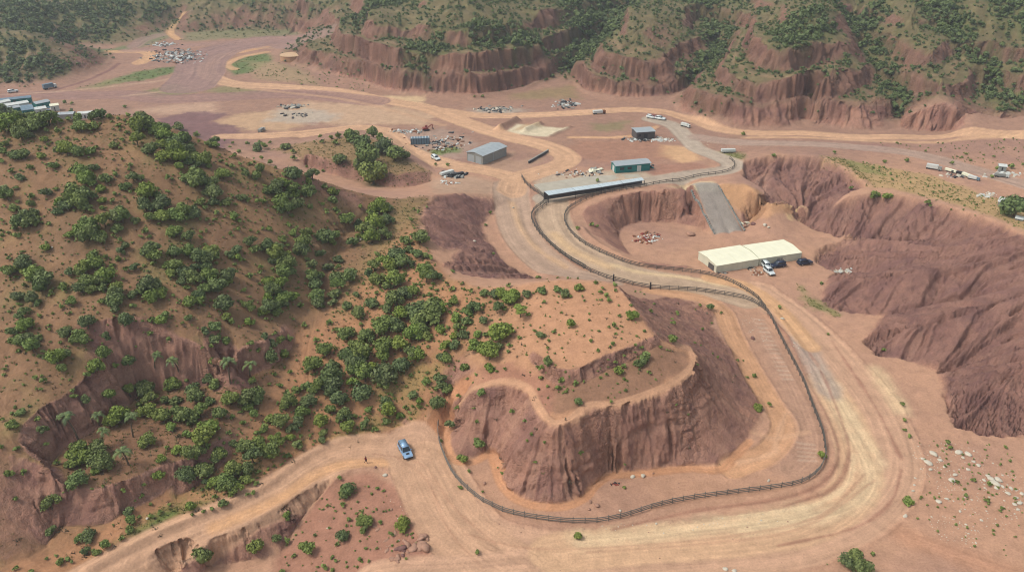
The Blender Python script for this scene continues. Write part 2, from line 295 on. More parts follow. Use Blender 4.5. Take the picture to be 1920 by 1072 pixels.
# ---- outlines of the places
LHILL = [(-220,206,47),(0,219,47),(150,219,47.5),(230,211,47.5),(300,228,45),(340,241,43),(400,266,39.5),(450,286,37),(500,303,35),(560,321,32),(620,341,27.2),(680,360,22.6),(720,368,20.6),(760,371,18.8),(806,369),(792,402),(788,440),(803,480),(833,514),(900,540),(935,570),(900,640),(850,720),(838,744),(790,800),(700,814),(620,834),(560,868),(500,914),(420,950),(300,1000),(165,1070),(-220,1230)]
MOUND = [(900,540),(960,537),(1000,530),(1080,526),(1148,532),(1170,550),(1250,556),(1345,575),(1330,612),(1400,690),(1436,765),(1400,825),(1348,876),(1290,874),(1200,883),(1140,888),(1092,929),(1055,945),(1005,943),(940,900),(918,846),(850,857),(834,830),(836,795),(850,720),(900,640),(935,570)]
BL = [(812,368),(870,364),(955,378),(930,392),(900,420),(915,450),(935,478),(950,497),(1005,522),(930,522),(870,515),(835,500),(860,470),(830,470),(795,435),(800,425),(788,408),(795,395)]
BR = [(1395,302),(1440,293),(1500,292),(1545,297),(1600,327),(1625,347),(1562,383),(1600,369),(1650,364),(1700,368),(1780,387),(1865,414),(1920,440),(2090,500),(2090,830),(1920,813),(1850,817),(1790,797),(1772,740),(1758,695),(1700,672),(1640,664),(1622,640),(1655,592),(1600,586),(1545,572),(1540,548),(1570,508),(1530,490),(1530,470),(1580,450),(1560,436),(1530,430),(1495,412),(1520,390),(1480,382),(1440,368),(1395,330)]
MFLANK = [(1150,534),(1170,550),(1200,590),(1232,632),(1300,660),(1308,690),(1290,706),(1400,830),(1436,765),(1400,690),(1330,612),(1345,575),(1250,556)]

# ---- 1. shape: folds, gullies, rubble
_up = sstep(11, 24, H) * sstep(318, 332, GY)     # spurs and folds of the far hills
def _ln(p): return across(p)
for p, wd, h in (([(1070,122),(1100,82),(1130,45),(1170,10)], 11, -5), ([(1300,142),(1342,100),(1352,70),(1325,30)], 11, -5), ([(1686,205),(1660,150),(1640,100),(1612,50),(1600,10)], 10, -5), ([(1890,205),(1870,170),(1842,130),(1802,90),(1772,40)], 10, -5),
                 ([(900,140),(880,90),(860,40),(850,2)], 16, 3), ([(1180,125),(1180,80),(1190,40),(1215,4)], 14, 3.5), ([(1480,160),(1490,100),(1530,50),(1560,4)], 15, 4), ([(1740,195),(1710,150),(1695,70),(1700,4)], 12, 3.5), ([(720,130),(700,60),(700,10)], 12, 2.5)):
    H = (H + h * np.exp(-(_ln(p) / wd) ** 2) * _up).astype(np.float32)
_f = sstep(10.0, 13, H) * sstep(322, 335, GY) * sstep(46, 34, H) * (GX > -140); _t = (H - 9 + fbm(GX, GY, 40., 3, ox=7.) * 3.5) / 9.0; _k = np.floor(_t); TER = sstep(.34, .68, _t - _k)
H = (H + ((_k + TER - _t) * 9.0) * .92 * _f * np.clip(.75 + fbm(GX, GY, 50., 2, ox=27.) * 1.3, .15, 1)).astype(np.float32)
hx, hy = grad(H); sl0 = np.hypot(hx, hy)
mLH, mMO, mBL, mBR, mMF = cover(LHILL, wob=1.5, soft=1.5), cover(MOUND, wob=.8, soft=.8), cover(BL, wob=1.5, soft=1.2), cover(BR, wob=1.2, soft=1.2), cover(MFLANK, wob=.8, soft=.8)
FARH = sstep(10.2, 12.5, H) * sstep(322, 335, GY)
ROCK0 = np.maximum(np.maximum(mBL, mBR), mMF)
EASY = cover([(420,340),(560,350),(640,376),(690,395),(640,500),(575,605),(520,608),(440,635),(380,600)], None, 3, 1.5)   # earth, however steep
ROCK = np.maximum(ROCK0, sstep(.62, .95, sl0)) * (1 - EASY)
def flow_streak(scale, steps, step, seed, bl=8):
    """noise drawn out along the fall line: ribs and gullies"""
    bx, by = grad(blur(H, bl)); m = np.hypot(bx, by) + 1e-4; ux, uy = bx / m, by / m
    n = perlin(GX / scale + seed, GY / scale - seed)
    acc = n.copy(); k = 1
    for sg in (1, -1):
        x, y = GX.copy(), GY.copy()
        for t in range(steps):
            i, j = toij(x, y); i = np.clip(np.round(i), 0, NU - 1).astype(np.int32); j = np.clip(np.round(j), 0, NV - 1).astype(np.int32)
            vx, vy = ux[j, i], uy[j, i]; x = x + sg * vx * step; y = y + sg * vy * step
            i, j = toij(x, y); i = np.clip(np.round(i), 0, NU - 1).astype(np.int32); j = np.clip(np.round(j), 0, NV - 1).astype(np.int32)
            acc += n[j, i]; k += 1
    a = acc / k; a = a / (a.std() + 1e-6)
    return a
S1 = flow_streak(1.5, 8, .5, 3.1); SB = flow_streak(2.0, 18, .9, 44., 30); S2 = flow_streak(4.2, 12, 1.1, 8.7); S3 = flow_streak(9., 14, 2.4, 5.3, 40); S4 = flow_streak(15., 16, 3.0, 2.2, 70)
FARF = sstep(260, 330, GY)
cliff = sstep(.8, 1.3, sl0)
steep = sstep(.08, .3, sl0)
ridg = lambda s: np.maximum(.7 - np.sqrt(s * s + .06), -.75)
MOD = np.clip(.55 + fbm(GX, GY, 7., 3, ox=81.) * 1.3, .1, 1.3)
rib = ridg(S2) * .5 * steep * MOD; rib1 = ridg(S1) * .45 * steep * MOD[::-1, ::-1]; rib3 = ridg(S3) * .8 * steep
bad = np.maximum(mBL, mBR)
D = ROCK * (rib1 * (.22 + .2 * bad) * (1 - FARF) + rib * (.45 + .5 * FARF + .25 * mBR) + rib3 * (.9 * mBR + .5 * mMF + .8 * FARH) + mBR * (ridg(S4) * 2.1 + ridg(S3) * .9 + -sstep(.7, 1.5, np.abs(S2)) * 1.0 - sstep(.8, 1.6, np.abs(SB)) * .7) + mBL * (ridg(S3) * 1.2 + np.minimum(np.abs(S2), 1.) * .5))
D += FARH * ridg(S4) * 1.4 * steep
D += FARH * (1 - ROCK) * (rib3 * .8 + rib * .4 + fbm(GX, GY, 34., 4, ox=91.) * 1.5)
hill = np.maximum(np.maximum(mLH, mMO * .6), FARH)
D += hill * (fbm(GX, GY, 16., 5) * .9 + fbm(GX, GY, 3.0, 3, ox=9.) * .22) + (fbm(GX, GY, 24., 4, ox=4.) * .35 + fbm(GX, GY, 1.8, 3, ox=70.) * .05) * (1 - hill)
D += mLH * rib3 * .35 + ROCK * (fbm(GX, GY, 1.3, 3, ox=33.) * .3 + fbm(GX, GY, 4.5, 4, ox=35.) * (.7 - .45 * mBR))
ROADS = []                     # (outline, width, colour, soft, strength, wobble, is_road)
def road(pts, wid, col, soft=1.2, k=1.0, wob=.5, kind=1): ROADS.append((pts, wid, col, soft, k, wob, kind))
ORANGE, TAN, GREYT, CREAM, PURP = C(204,157,124), C(203,163,134), C(180,148,128), C(226,193,152), C(158,118,106)
# near road and the junction
road([(60,1160),(160,1100),(250,1050),(340,1006),(440,966),(530,920),(590,880),(650,853),(720,846),(790,856)], 9.6, C(200,153,123), .5, .95, .1)
road([(400,988),(520,938),(600,885),(670,868),(750,868)], 2.6, C(212,156,112), 1.0, .7, .3, 0)
road([(800,830),(830,780),(848,745),(872,722)], 4.0, C(190,130,94), .9, .9, .3)
road([(770,835),(815,890),(850,950),(900,1010),(1000,1040),(1150,1045),(1350,1030),(1500,1010),(1620,950),(1670,870),(1640,770),(1570,680),(1490,600),(1420,548)], 12, C(198,152,124), 1.6, .95, .8)
road([(790,870),(850,985),(960,1075)], 13, C(198,152,122), 2, .9, .8)
road([(700,1090),(830,1080),(980,1066)], 9, C(198,152,124), 2, .9, .8)
road([(1040,1035),(1200,1020),(1400,1005),(1540,972),(1610,900),(1590,800),(1545,720)], 9, C(208,163,128), 2.0, .8, .8)
road([(1700,1005),(1850,1060),(2000,1110)], 5, C(190,135,105), 2, .6, .8, 0)
CREAM = C(217,184,147)
road([(1090,1012),(1200,1003),(1300,990),(1420,975),(1500,955)], 4.4, CREAM, 2.0, .65, 1.4, 0)
road([(1535,690),(1572,770),(1622,860),(1632,905),(1600,945),(1510,972),(1400,990)], 3.6, CREAM, 1.6, .65, 1.0, 0)
road([(1560,720),(1610,800),(1655,870)], 2.2, CREAM, 1.2, .6, 1.0, 0)
road([(1640,690),(1690,770)], 4.0, C(216,180,142), 1.6, .7, 1.2, 0)
road([(1600,850),(1590,905),(1530,945),(1440,962),(1340,972)], .9, CREAM, .5, .6, .5, 0)
road([(1505,640),(1530,690),(1555,735)], 6, C(176,150,136), 1.4, .8, .8, 0)
for pl in ([(1440,592),(1480,640),(1515,720),(1552,790),(1572,850),(1545,902),(1460,935),(1300,958),(1150,992)], [(1470,600),(1530,680),(1570,770),(1592,850),(1560,915),(1470,948)], [(1690,880),(1670,940),(1600,990),(1460,1022)], [(960,378),(982,440),(1030,492),(1100,512)], [(1560,640),(1640,760),(1690,860)]): road(pl, .7, C(150,102,84), .4, .7, .4, 0)
for pl in ([(870,1000),(1000,1028),(1200,1022),(1400,1000),(1540,965),(1620,890)], [(1100,1035),(1300,1020),(1500,990),(1640,900)], [(700,850),(790,870),(850,950),(930,1020)], [(740,855),(800,900),(840,990),(900,1060)]): road(pl, .5, C(176,128,102), .3, .55, .3, 0)
# track with its fences
road([(958,352),(962,395),(980,445),(1020,490),(1075,515),(1130,525)], 12, C(184,150,128), 1.5, .9, .6)
road([(1035,380),(1038,410),(1062,452),(1120,487),(1200,515),(1300,535),(1390,560)], 11, C(190,158,132), 1.2, .9, .4)
road([(1040,440),(1075,470),(1140,500)], 3.5, C(212,170,128), 1.5, .7, .6, 0)
road([(1150,497),(1200,510),(1280,520),(1360,535)], 2.2, C(218,182,140), 1.0, .7, .5, 0)
road([(960,380),(975,425),(1005,465),(1060,500)], 2.0, C(210,164,124), 1.0, .6, .5, 0)
road([(1330,522),(1400,538),(1460,580),(1520,650)], 5, C(212,160,118), 1.2, .85, .5)
road([(1020,372),(1100,356),(1200,342),(1300,328),(1358,320),(1372,310),(1350,296),(1310,280),(1290,262),(1262,236),(1220,224)], 8, C(178,156,138), 1.0, .95, .4)
# sandy lane round the mound, ledge path and foot path
road([(1220,548),(1300,556),(1350,578),(1370,620),(1400,680),(1440,750),(1470,800),(1440,850),(1370,878)], 5.5, C(204,150,112), 1.4, .8, .8)
road([(1420,610),(1470,690),(1510,770),(1525,840),(1490,880)], 7, C(184,140,116), 2, .7, .8, 0)
road([(860,754),(905,723),(925,717),(957,716),(990,729),(1008,759),(1025,783),(1046,792),(1074,781),(1104,760),(1150,759),(1198,745),(1247,726),(1286,701),(1301,680),(1296,656),(1270,645)], 1.7, C(194,144,113), .25, .95, .12, 2)
road([(836,800),(838,835),(852,862),(885,866),(906,856),(918,850),(927,868),(937,902),(962,932),(1003,948),(1057,950),(1096,934),(1117,910),(1143,893),(1200,888),(1290,879),(1350,881),(1378,856),(1405,828)], 1.8, C(196,138,102), .25, .9, .12, 2)
for t_ in np.linspace(0, 1, 15): road([(1413 + 54 * t_, 598 + 112 * t_), (1431 + 54 * t_, 599 + 112 * t_)], .5, C(208,176,154), .3, .6, .2, 0)
for t_ in np.linspace(0, 1, 5): road([(1494 + 4 * t_, 830 + 32 * t_), (1528 + 2 * t_, 834 + 30 * t_)], .5, C(206,172,150), .3, .6, .2, 0)
road([(1410,810),(1455,822),(1515,810)], 1.2, C(204,156,124), .6, .6, .4, 0); road([(1475,772),(1456,820),(1448,850),(1385,868)], 1.2, C(206,158,126), .6, .6, .4, 0)
# upper plain
road([(2060,256),(1920,253),(1800,250),(1700,257),(1600,257),(1500,250),(1420,250),(1350,243),(1290,224),(1240,210),(1180,206),(1100,211),(1000,216),(900,217),(835,208)], 8, C(204,157,124), 1.2, .95, .8)
road([(2060,262),(1800,261),(1650,265),(1500,258),(1400,258)], 3, C(214,166,128), 1.5, .7, .8, 0)
road([(395,118),(385,130),(400,146),(440,158),(520,163),(620,170),(720,188),(800,203),(850,222),(900,240),(960,258),(1010,270),(1048,284),(1064,297),(1050,310),(1002,325),(968,337),(958,360)], 10, C(204,157,124), 1.0, .95, .6)
road([(420,264,9),(520,258,9),(600,248,9),(680,241,9),(730,252,9),(760,280,9),(800,297,9),(860,315,9),(920,325,9),(965,335,9)], 9, C(204,157,124), 1.0, .95, .6)
road([(2060,395),(1920,347),(1800,311),(1700,286),(1600,276),(1500,270),(1400,268),(1310,258)], 9, C(172,142,126), 2.5, .8, 1)
road([(395,120),(410,106),(460,95),(520,85),(570,75)], 8, C(204,152,112), 2, .85, .8)
road([(440,130),(425,122),(450,108),(500,98)], 5, C(206,156,118), 1.5, .8, .8)
road([(1070,258),(1150,258),(1200,252),(1230,238)], 3, C(208,158,120), 1.0, .8, .5)
road([(333,74,10.2),(318,61,11.2),(326,50,11.8),(346,41,12.2)], 5, C(208,158,116), 2, .85, .8); road([(210,97),(262,97),(284,104),(262,118)], 8, C(208,158,118), 2, .85, .8)
road([(-80,184),(60,178),(160,180),(240,178),(310,186),(420,182),(560,176),(700,190)], 16, C(152,114,104), 4, .8, 2)
road([(-40,179),(120,171),(230,160),(330,146),(386,116),(450,92),(565,76)], 3, C(184,146,122), 1.2, .7, .8, 0); road([(230,181),(330,168),(405,150)], 3, C(182,144,122), 1.2, .7, .8, 0); road([(108,168),(160,152),(200,134),(222,120)], 2.4, C(124,84,78), .8, .8, .5, 0); road([(400,146),(420,160),(520,172),(640,186),(760,214),(830,235)], 3, C(192,148,118), 1.2, .7, .8, 0)
road([(352,163),(372,140),(384,112),(430,90),(520,78),(590,70)], 26, C(150,116,108), 8, .85, 4)
road([(240,95),(300,92),(360,85),(460,78),(570,68)], 10, C(160,122,110), 3, .7, 2)
road([(300,66),(270,75),(250,88)], 8, C(156,122,112), 3, .7, 1)

PH = np.zeros((NV, NU), np.float32)
flat = np.zeros((NV, NU), np.float32)
KIND = np.zeros((NV, NU), np.float32)
COV = []
BERM = np.zeros((NV, NU), np.float32)
for (pts, wid, col, soft, k, wob, kind) in ROADS:
    c, la, ar = lane(pts, wid, soft if kind == 0 else min(soft, .55), wob if kind == 0 else min(wob, .35))
    st = perlin(la * .55 + 3, ar * .015) * .8 + perlin(la * 1.25 + 30, ar * .02 + 5) * .8 + perlin(la * 2.6 + 9, ar * .05) * .5
    COV.append((c, np.where(c > 0, st, 0))); flat = np.maximum(flat, c)
    if kind == 1:
        KIND = np.maximum(KIND, c); BERM = np.maximum(BERM, np.exp(-((np.abs(la) - wid / 2 - .35) / .4) ** 2) * np.clip(.7 + PN2 * 1.2, 0, 1.3))
    PH += np.where(c > .3, st * c * .05, 0)
PH += .22 * BERM * (1 - sstep(.5, .9, KIND))
RAMP = cover([(1294,348),(1345,344),(1394,434),(1341,440)], None, .4, 0)
D *= 1 - np.maximum(flat * .85, RAMP * .97)
# earth banks along the roads
def bank(pts, wid, h):
    d = across(pts); return h * np.exp(-(d / wid) ** 2)
PH += bank([(165,1068),(300,998),(420,948),(500,912),(560,866),(620,832),(700,812),(760,803)], .8, .55)
PH += bank([(280,1060),(400,1010),(470,980),(530,944),(590,908),(640,888),(700,880)], .7, .35)
PH += bank([(1440,592),(1480,640),(1515,720),(1552,790),(1565,850),(1545,893),(1460,925),(1350,940),(1230,958)], .9, .35)
PH += bank([(1450,580),(1500,650),(1535,730),(1570,800),(1585,860)], .8, .3)
PH += bank([(936,243),(968,227)], 1.6, 2.2) + bank([(1092,430),(1110,450),(1150,474),(1190,491),(1240,501),(1290,503)], 1.1, .8) + bank([(985,246),(1012,234)], 1.4, 1.6) + bank([(1030,256),(1068,239)], 1.0, .8)
PH += bank([(1395,250),(1290,232),(1240,216)], 1.5, .5)
PH -= bank([(700,560),(660,600),(640,640)], 2, .6)
BASEH = H.copy()
H = H + D.astype(np.float32) + PH
# steep rock is also pushed out sideways, so that faces are ribbed
hx, hy = grad(blur(BASEH, 4)); sl = np.hypot(hx, hy)
push = sstep(.7, 1.4, sl) * (rib * (.9 + .5 * FARF) + rib1 * .5 * (1 - FARF) + fbm(GX, GY, 1.1, 3, ox=60.) * .35 + fbm(GX, GY, 3.6, 3, ox=61.) * 1.1)
SC_ = flow_streak(2.2, 16, .5, 21.); crack = sstep(1.0, 1.7, np.abs(SC_)) * sstep(-.1, .35, fbm(GX, GY, 9., 3, ox=140.) + .15)
ledge = perlin(BASEH * .9 + PN * 1.5, GX * .06) * .3 + perlin(BASEH * 2.1 + PN, GX * .1 + 9) * .16
SF_ = flow_streak(4.5, 12, 1.2, 31.); push += FARF * sstep(.5, 1.0, sl) * (-sstep(.8, 1.6, np.abs(SF_)) * 1.3 + ridg(S3) * .7 + fbm(GX, GY, 6., 3, ox=62.) * 2.0)
push += sstep(.7, 1.3, sl) * (-crack * 1.5 * (1 - FARF) + ledge * (1 - .3 * FARF))
PXO = (-hx / (sl + 1e-4) * push).astype(np.float32); PYO = (-hy / (sl + 1e-4) * push).astype(np.float32)

# ---- 2. colour
COLR = np.zeros((NV, NU, 3), np.float32)
def mix(c, m): 
    global COLR
    COLR += (np.asarray(c, np.float32) - COLR) * m[..., None]
n1 = fbm(GX, GY, 30., 4, ox=3.); n2 = fbm(GX, GY, 9., 4, ox=13.); n3 = fbm(GX, GY, 2.2, 3, ox=23.); nf = fbm(GX, GY, 60., 4, ox=53.)
COLR[:] = C(184,137,112); mix(C(162,121,106), sstep(-.25, .45, n1)); mix(C(200,154,122), sstep(.15, .7, n2) * .6); mix(C(190,142,114), sstep(270, 215, GY) * .55); mix(C(156,117,99), sstep(265, 300, GY) * .8)
GRASS = np.zeros((NV, NU), np.float32)
def area(pts, col, soft=1.5, wob=2., k=1., grass=0.):
    global GRASS
    m = cover(pts, None, soft, wob) * k; mix(col, m)
    if grass: GRASS = np.maximum(GRASS, m * grass)
# far hills
mix(C(112,96,68), FARH); mix(C(130,110,78), FARH * sstep(-.1, .5, n2)); 
# plain: sand and pale patches
area([(560,190),(700,195),(820,215),(800,235),(640,235),(560,225)], C(196,158,128), 4, 4, .8)
area([(390,230),(440,215),(560,200),(600,215),(540,245),(430,245)], C(200,160,124), 4, 4, .7)
area([(250,205),(400,190),(410,215),(300,215)], C(196,156,130), 4, 3, .7)
area([(720,180),(790,180),(800,195),(740,200)], C(214,178,138), 3, 3, .8)
area([(520,205),(600,205),(640,220),(590,232),(500,228)], C(176,160,146), 3, 4, .7)
area([(300,222),(360,208),(430,215),(400,228),(455,240),(440,256),(330,245)], C(128,92,90), 2, 3, .95)
area([(945,250),(970,232),(1066,240),(1028,256)], C(214,192,162), 1, .6, .95); area([(985,232),(1010,228),(1015,238),(960,246)], C(190,150,112), 1, 1, .6)
area([(880,205),(930,200),(990,206),(960,216),(890,214)], C(176,158,142), 3, 3, .7)
area([(1240,272),(1290,276),(1320,300),(1280,306),(1230,292)], C(212,164,122), 2, 2, .8)
area([(1240,308),(1300,305),(1330,312),(1280,325),(1210,330)], C(158,110,92), 2, 2, .7)
area([(1080,265),(1230,262),(1260,300),(1140,308),(1060,290)], C(164,116,94), 3, 3, .7)
area([(960,300),(1020,296),(1030,290),(990,322),(900,324),(880,312),(960,285)], C(176,138,114), 2, 2, .7)
area([(745,245),(830,240),(900,268),(860,300),(800,292),(770,275)], C(170,142,126), 3, 4, .6)
area([(1000,340),(1040,325),(1200,318),(1230,332),(1100,350),(1022,362)], C(184,160,138), 1.5, 1, .85)
area([(800,340),(880,330),(950,350),(930,365),(820,362)], C(178,144,120), 3, 2, .7)
area([(1290,344),(1250,350),(1290,362),(1300,358)], C(206,172,134), 1.5, 1, .7); area([(1270,345),(1340,340),(1346,358),(1300,362)], C(212,182,146), 1, .6, .9)
area([(1345,345),(1400,347),(1425,362),(1480,385),(1520,388),(1490,405),(1410,412),(1375,390)], C(196,148,106), 1.5, 1.2, .95); area([(1440,375),(1500,378),(1520,390),(1480,410),(1470,392)], C(222,184,134), 1.2, 1.5, .9)
area([(1600,270),(1660,272),(1665,283),(1600,282)], C(142,96,88), 3, 2, .8)
area([(1400,268),(1900,280),(2060,330),(2060,260),(1500,262)], C(158,118,104), 6, 4, .5)
# green fields and grassy ground
GR = C(96,112,62); GR2 = C(132,124,82)
area([(190,158),(250,136),(326,124),(332,136),(262,152)], GR, 2.5, 2.5, .9, .8); area([(150,166),(200,150),(250,150),(190,165)], GR2, 3, 3, .8, .4)
area([(424,124),(460,106),(500,98),(512,112),(480,132),(438,142)], GR, 2.5, 2.5, .9, .7); area([(245,178),(330,156),(366,174),(300,183)], GR2, 3, 3, .85, .4); area([(390,172),(420,158),(500,172),(440,180)], GR2, 3, 3, .7, .4)
area([(270,62),(300,52),(318,70),(260,90)], C(110,118,80), 4, 3, .8, .5); area([(340,60),(560,52),(560,66),(350,78)], C(118,118,80), 4, 4, .7, .5); area([(160,88),(240,84),(250,92),(180,95)], C(104,116,74), 3, 3, .8, .5)
area([(800,282),(860,276),(862,286),(815,290)], C(104,122,60), 2, 2, .8, .6); area([(470,115),(560,125),(600,160),(480,150)], C(158,132,98), 4, 4, .7, .3)
area([(960,178),(1070,160),(1090,185),(960,186)], C(144,122,84), 4, 4, .7, .5); area([(1110,232),(1180,228),(1170,245),(1110,245)], C(130,118,82), 3, 3, .7, .4)
area([(1540,292),(1650,310),(1750,330),(1860,370),(2060,400),(2060,470),(1920,432),(1860,404),(1780,380),(1700,360),(1640,350)], C(178,142,100), 2, 2.5, .95, .55)
area([(1570,296),(1640,312),(1660,330),(1600,318)], C(116,124,66), 3, 3, .6, .7); area([(1500,540),(1560,580),(1570,590),(1510,575)], C(128,124,74), 1.5, 2, .8, .5)
area([(1340,285),(1390,286),(1395,300),(1360,296)], C(112,122,66), 2, 2, .7, .5)
area([(500,286,9.5),(530,274,12),(600,263,15.7),(640,258,16.8),(680,257,17.4),(720,267,16.5),(750,287,14.5),(780,306,12.5),(805,322,11),(806,341,9),(740,353,9),(650,336,9.2),(575,312,9.8)], C(146,114,82), 1.5, 1.5, .95, .3)
# left hill, orange slope, terrace, mound
mix(C(142,104,78), mLH); mix(C(156,116,84), mLH * sstep(-.1, .5, n2) * .8); mix(C(120,92,70), mLH * sstep(.1, .6, n1) * .5); mix(C(136,118,76), mLH * sstep(.0, .6, fbm(GX, GY, 12., 4, ox=150.)) * .6)
area([(640,560),(560,640),(520,720),(440,830),(330,895),(250,952),(0,1066),(-200,1130),(-200,1220),(165,1070),(420,950),(500,914),(560,868),(700,814),(790,800),(850,720),(935,570),(840,516),(806,482),(786,440),(760,420),(700,480)], C(182,128,94), 3, 2.5, .85)
area([(120,900),(150,850),(230,770),(300,735),(470,720),(540,660),(520,705),(430,800),(330,862),(200,910)], C(140,100,76), 2, 1.5, .8, .35)
area([(800,372),(786,402),(760,440),(690,520),(640,590),(660,520),(720,420),(760,380)], C(150,124,82), 4, 4, .6, .5)
area([(170,1060),(300,992),(420,940),(330,930),(240,1000)], C(128,122,70), 1.5, 3, .6, .8); area([(260,990),(330,950),(335,960),(250,1020),(180,1062)], C(98,114,56), 1, 1.5, .8, .9)
area([(330,930),(420,870),(520,820),(480,890)], C(140,122,72), 2, 3, .5, .6); area([(560,830),(700,780),(780,775),(700,808),(620,828)], C(140,124,74), 2, 3, .6, .6); area([(690,735),(800,690),(860,640),(830,700),(740,760)], C(150,128,78), 2, 3, .6, .6)
mix(C(188,136,104), mMO); area([(1045,712),(1140,684),(1230,640),(1290,660),(1296,690),(1200,745),(1100,762),(1040,780),(1010,740)], C(146,106,84), .8, .8, .95); area([(900,690),(960,680),(1040,700),(1030,780),(1000,740),(960,718),(900,722)], C(164,112,92), 1.5, 1.5, .8)
# islet
area([(640,890),(700,886),(745,912),(775,962),(800,1012),(806,1045),(700,1100),(500,1120),(520,1048),(560,990),(610,915)], C(162,112,92), 1, .8, .9)
mix(C(170,122,98), sstep(.2, .7, n2) * .25 * (1 - FARH) * (1 - mLH))
# roads
for (pts, wid, col, soft, k, wob, kind), c in zip(ROADS, COV):
    c, st = c; mix(col, c * k * (1 - .35 * sstep(.0, .7, n3) * (kind != 1))); COLR *= (1 + c * st * .17)[..., None]
# bare rock
strk = np.clip(S1 * .5 + S2 * .5, -2, 2)
rk = np.zeros_like(COLR); rk[:] = C(174,125,105)
t = sstep(-.3, .5, n2)[..., None]; rk = rk * (1 - t) + C(146,103,91) * t; t = (sstep(.2, 1.3, strk) * .35)[..., None]; rk = rk * (1 - t) + C(188,141,117) * t
t = (sstep(.25, .7, n3) * .4)[..., None]; rk = rk * (1 - t) + C(188,138,114) * t
t = (sstep(.1, .5, -fbm(GX, GY, 3.1, 4, ox=111.)) * .5)[..., None]; rk = rk * (1 - t) + C(130,90,84) * t
BAND = sstep(.2, .6, np.sin(BASEH * 1.1 + n2 * 2.0)) * .3 * sstep(.5, .9, sl); rk = rk * (1 - BAND[..., None]) + C(172,128,110) * BAND[..., None]
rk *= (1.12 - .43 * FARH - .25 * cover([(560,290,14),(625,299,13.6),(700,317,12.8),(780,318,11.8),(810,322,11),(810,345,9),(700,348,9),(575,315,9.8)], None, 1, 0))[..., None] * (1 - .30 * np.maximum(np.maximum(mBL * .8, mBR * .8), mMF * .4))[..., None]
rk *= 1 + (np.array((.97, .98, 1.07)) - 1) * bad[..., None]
slr = np.hypot(*grad(blur(H, 1)))
gentle = (1 - mLH * .0)
RM = np.maximum(sstep(.62, .92, sl + PN2 * .12), ROCK0 * sstep(.10, .22, sl + PN2 * .05))
RM = np.maximum(RM, FARH * sstep(.42, .62, sl + PN * .25 + .22 * sstep(22, 15, BASEH) - .38 * sstep(20, 34, BASEH)) * .95); RM = np.maximum(RM, cover([(1090,402),(1100,388),(1140,371),(1200,362),(1270,354),(1303,358),(1330,430),(1310,424),(1250,416),(1200,415),(1170,424),(1160,440),(1166,456),(1184,478),(1150,462),(1110,438)], None, .5, .3)); RM = np.maximum(RM, cover([(1000,662),(1040,691),(1080,693),(1105,681),(1135,665),(1165,656),(1195,642),(1229,632),(1231,644),(1203,660),(1173,674),(1143,686),(1114,700),(1086,711),(1046,712),(1005,680)], None, .3, .25)); RM = np.maximum(RM, cover([(852,764),(882,742),(905,733),(925,728),(955,727),(982,739),(999,768),(1018,794),(1045,803),(1077,792),(1107,771),(1150,770),(1200,756),(1252,736),(1294,710),(1310,690),(1330,680),(1436,765),(1402,820),(1375,848),(1348,872),(1290,870),(1200,879),(1140,884),(1112,902),(1092,924),(1055,940),(1005,938),(965,924),(943,898),(932,868),(922,842),(905,847),(885,858),(850,853),(836,828),(838,797)], None, .35, .35)); RM = np.maximum(RM, cover([(1195,489),(1240,494),(1290,499),(1285,504),(1230,503)], None, .4, .3)); RM = np.maximum(RM, cover([(560,292,14),(610,294,14),(625,301,13.6),(680,307,13.3),(700,319,12.8),(745,326,12.2),(780,320,11.8),(805,322,11),(809,341,9),(770,350,9),(740,353,9),(700,345,9),(650,336,9.2),(620,328,9.7),(575,312,9.8)], None, .5, .5)); RM = np.maximum(RM, .9 * cover([(345,56),(362,38),(420,24),(480,8),(560,2),(630,14),(570,44),(480,50),(400,54)], None, 5, 4) * sstep(-.4, .1, n2))
for p in ([(632,105),(660,62),(700,48),(730,78),(760,112),(800,108),(850,108),(925,92),(1000,92),(1042,110),(1050,140),(985,168),(920,182),(850,183),(760,175),(715,164),(690,135)], [(1080,100),(1110,78),(1140,88),(1200,94),(1240,102),(1290,130),(1298,150),(1285,168),(1250,186),(1180,189),(1110,177),(1077,152)], [(1270,204),(1285,177),(1350,169),(1400,178),(1440,150),(1450,112),(1490,88),(1530,84),(1580,104),(1600,142),(1640,177),(1672,182),(1688,235),(1600,246),(1540,235),(1450,242),(1330,231)], [(1672,92),(1700,78),(1730,112),(1740,142),(1705,182),(1695,225),(1702,243),(1800,245),(2060,245),(2060,205),(1850,203),(1800,206),(1760,196),(1720,202)], [(1208,60),(1245,46),(1256,70),(1230,88)]):
    RM = np.maximum(RM, cover(p, None, 4, 4) * sstep(.12, .38, sl + PN * .2) * .95 * FARH)
RM = RM * (1 - flat * .9) * (1 - EASY)
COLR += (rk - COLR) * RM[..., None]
area([(1345,345),(1400,347),(1425,362),(1470,384),(1490,404),(1440,408),(1400,408),(1375,390)], C(190,140,104), 1, .8, .85)
TREAD = FARH * sstep(.5, .3, sl) * sstep(.25, .05, np.abs(_t - _k)) * (H < 34); mix(C(160,122,98), TREAD * .45)
COLR *= (1 + n3 * .10 + n2 * .06)[..., None]
COLR = np.clip(COLR, .01, .9)

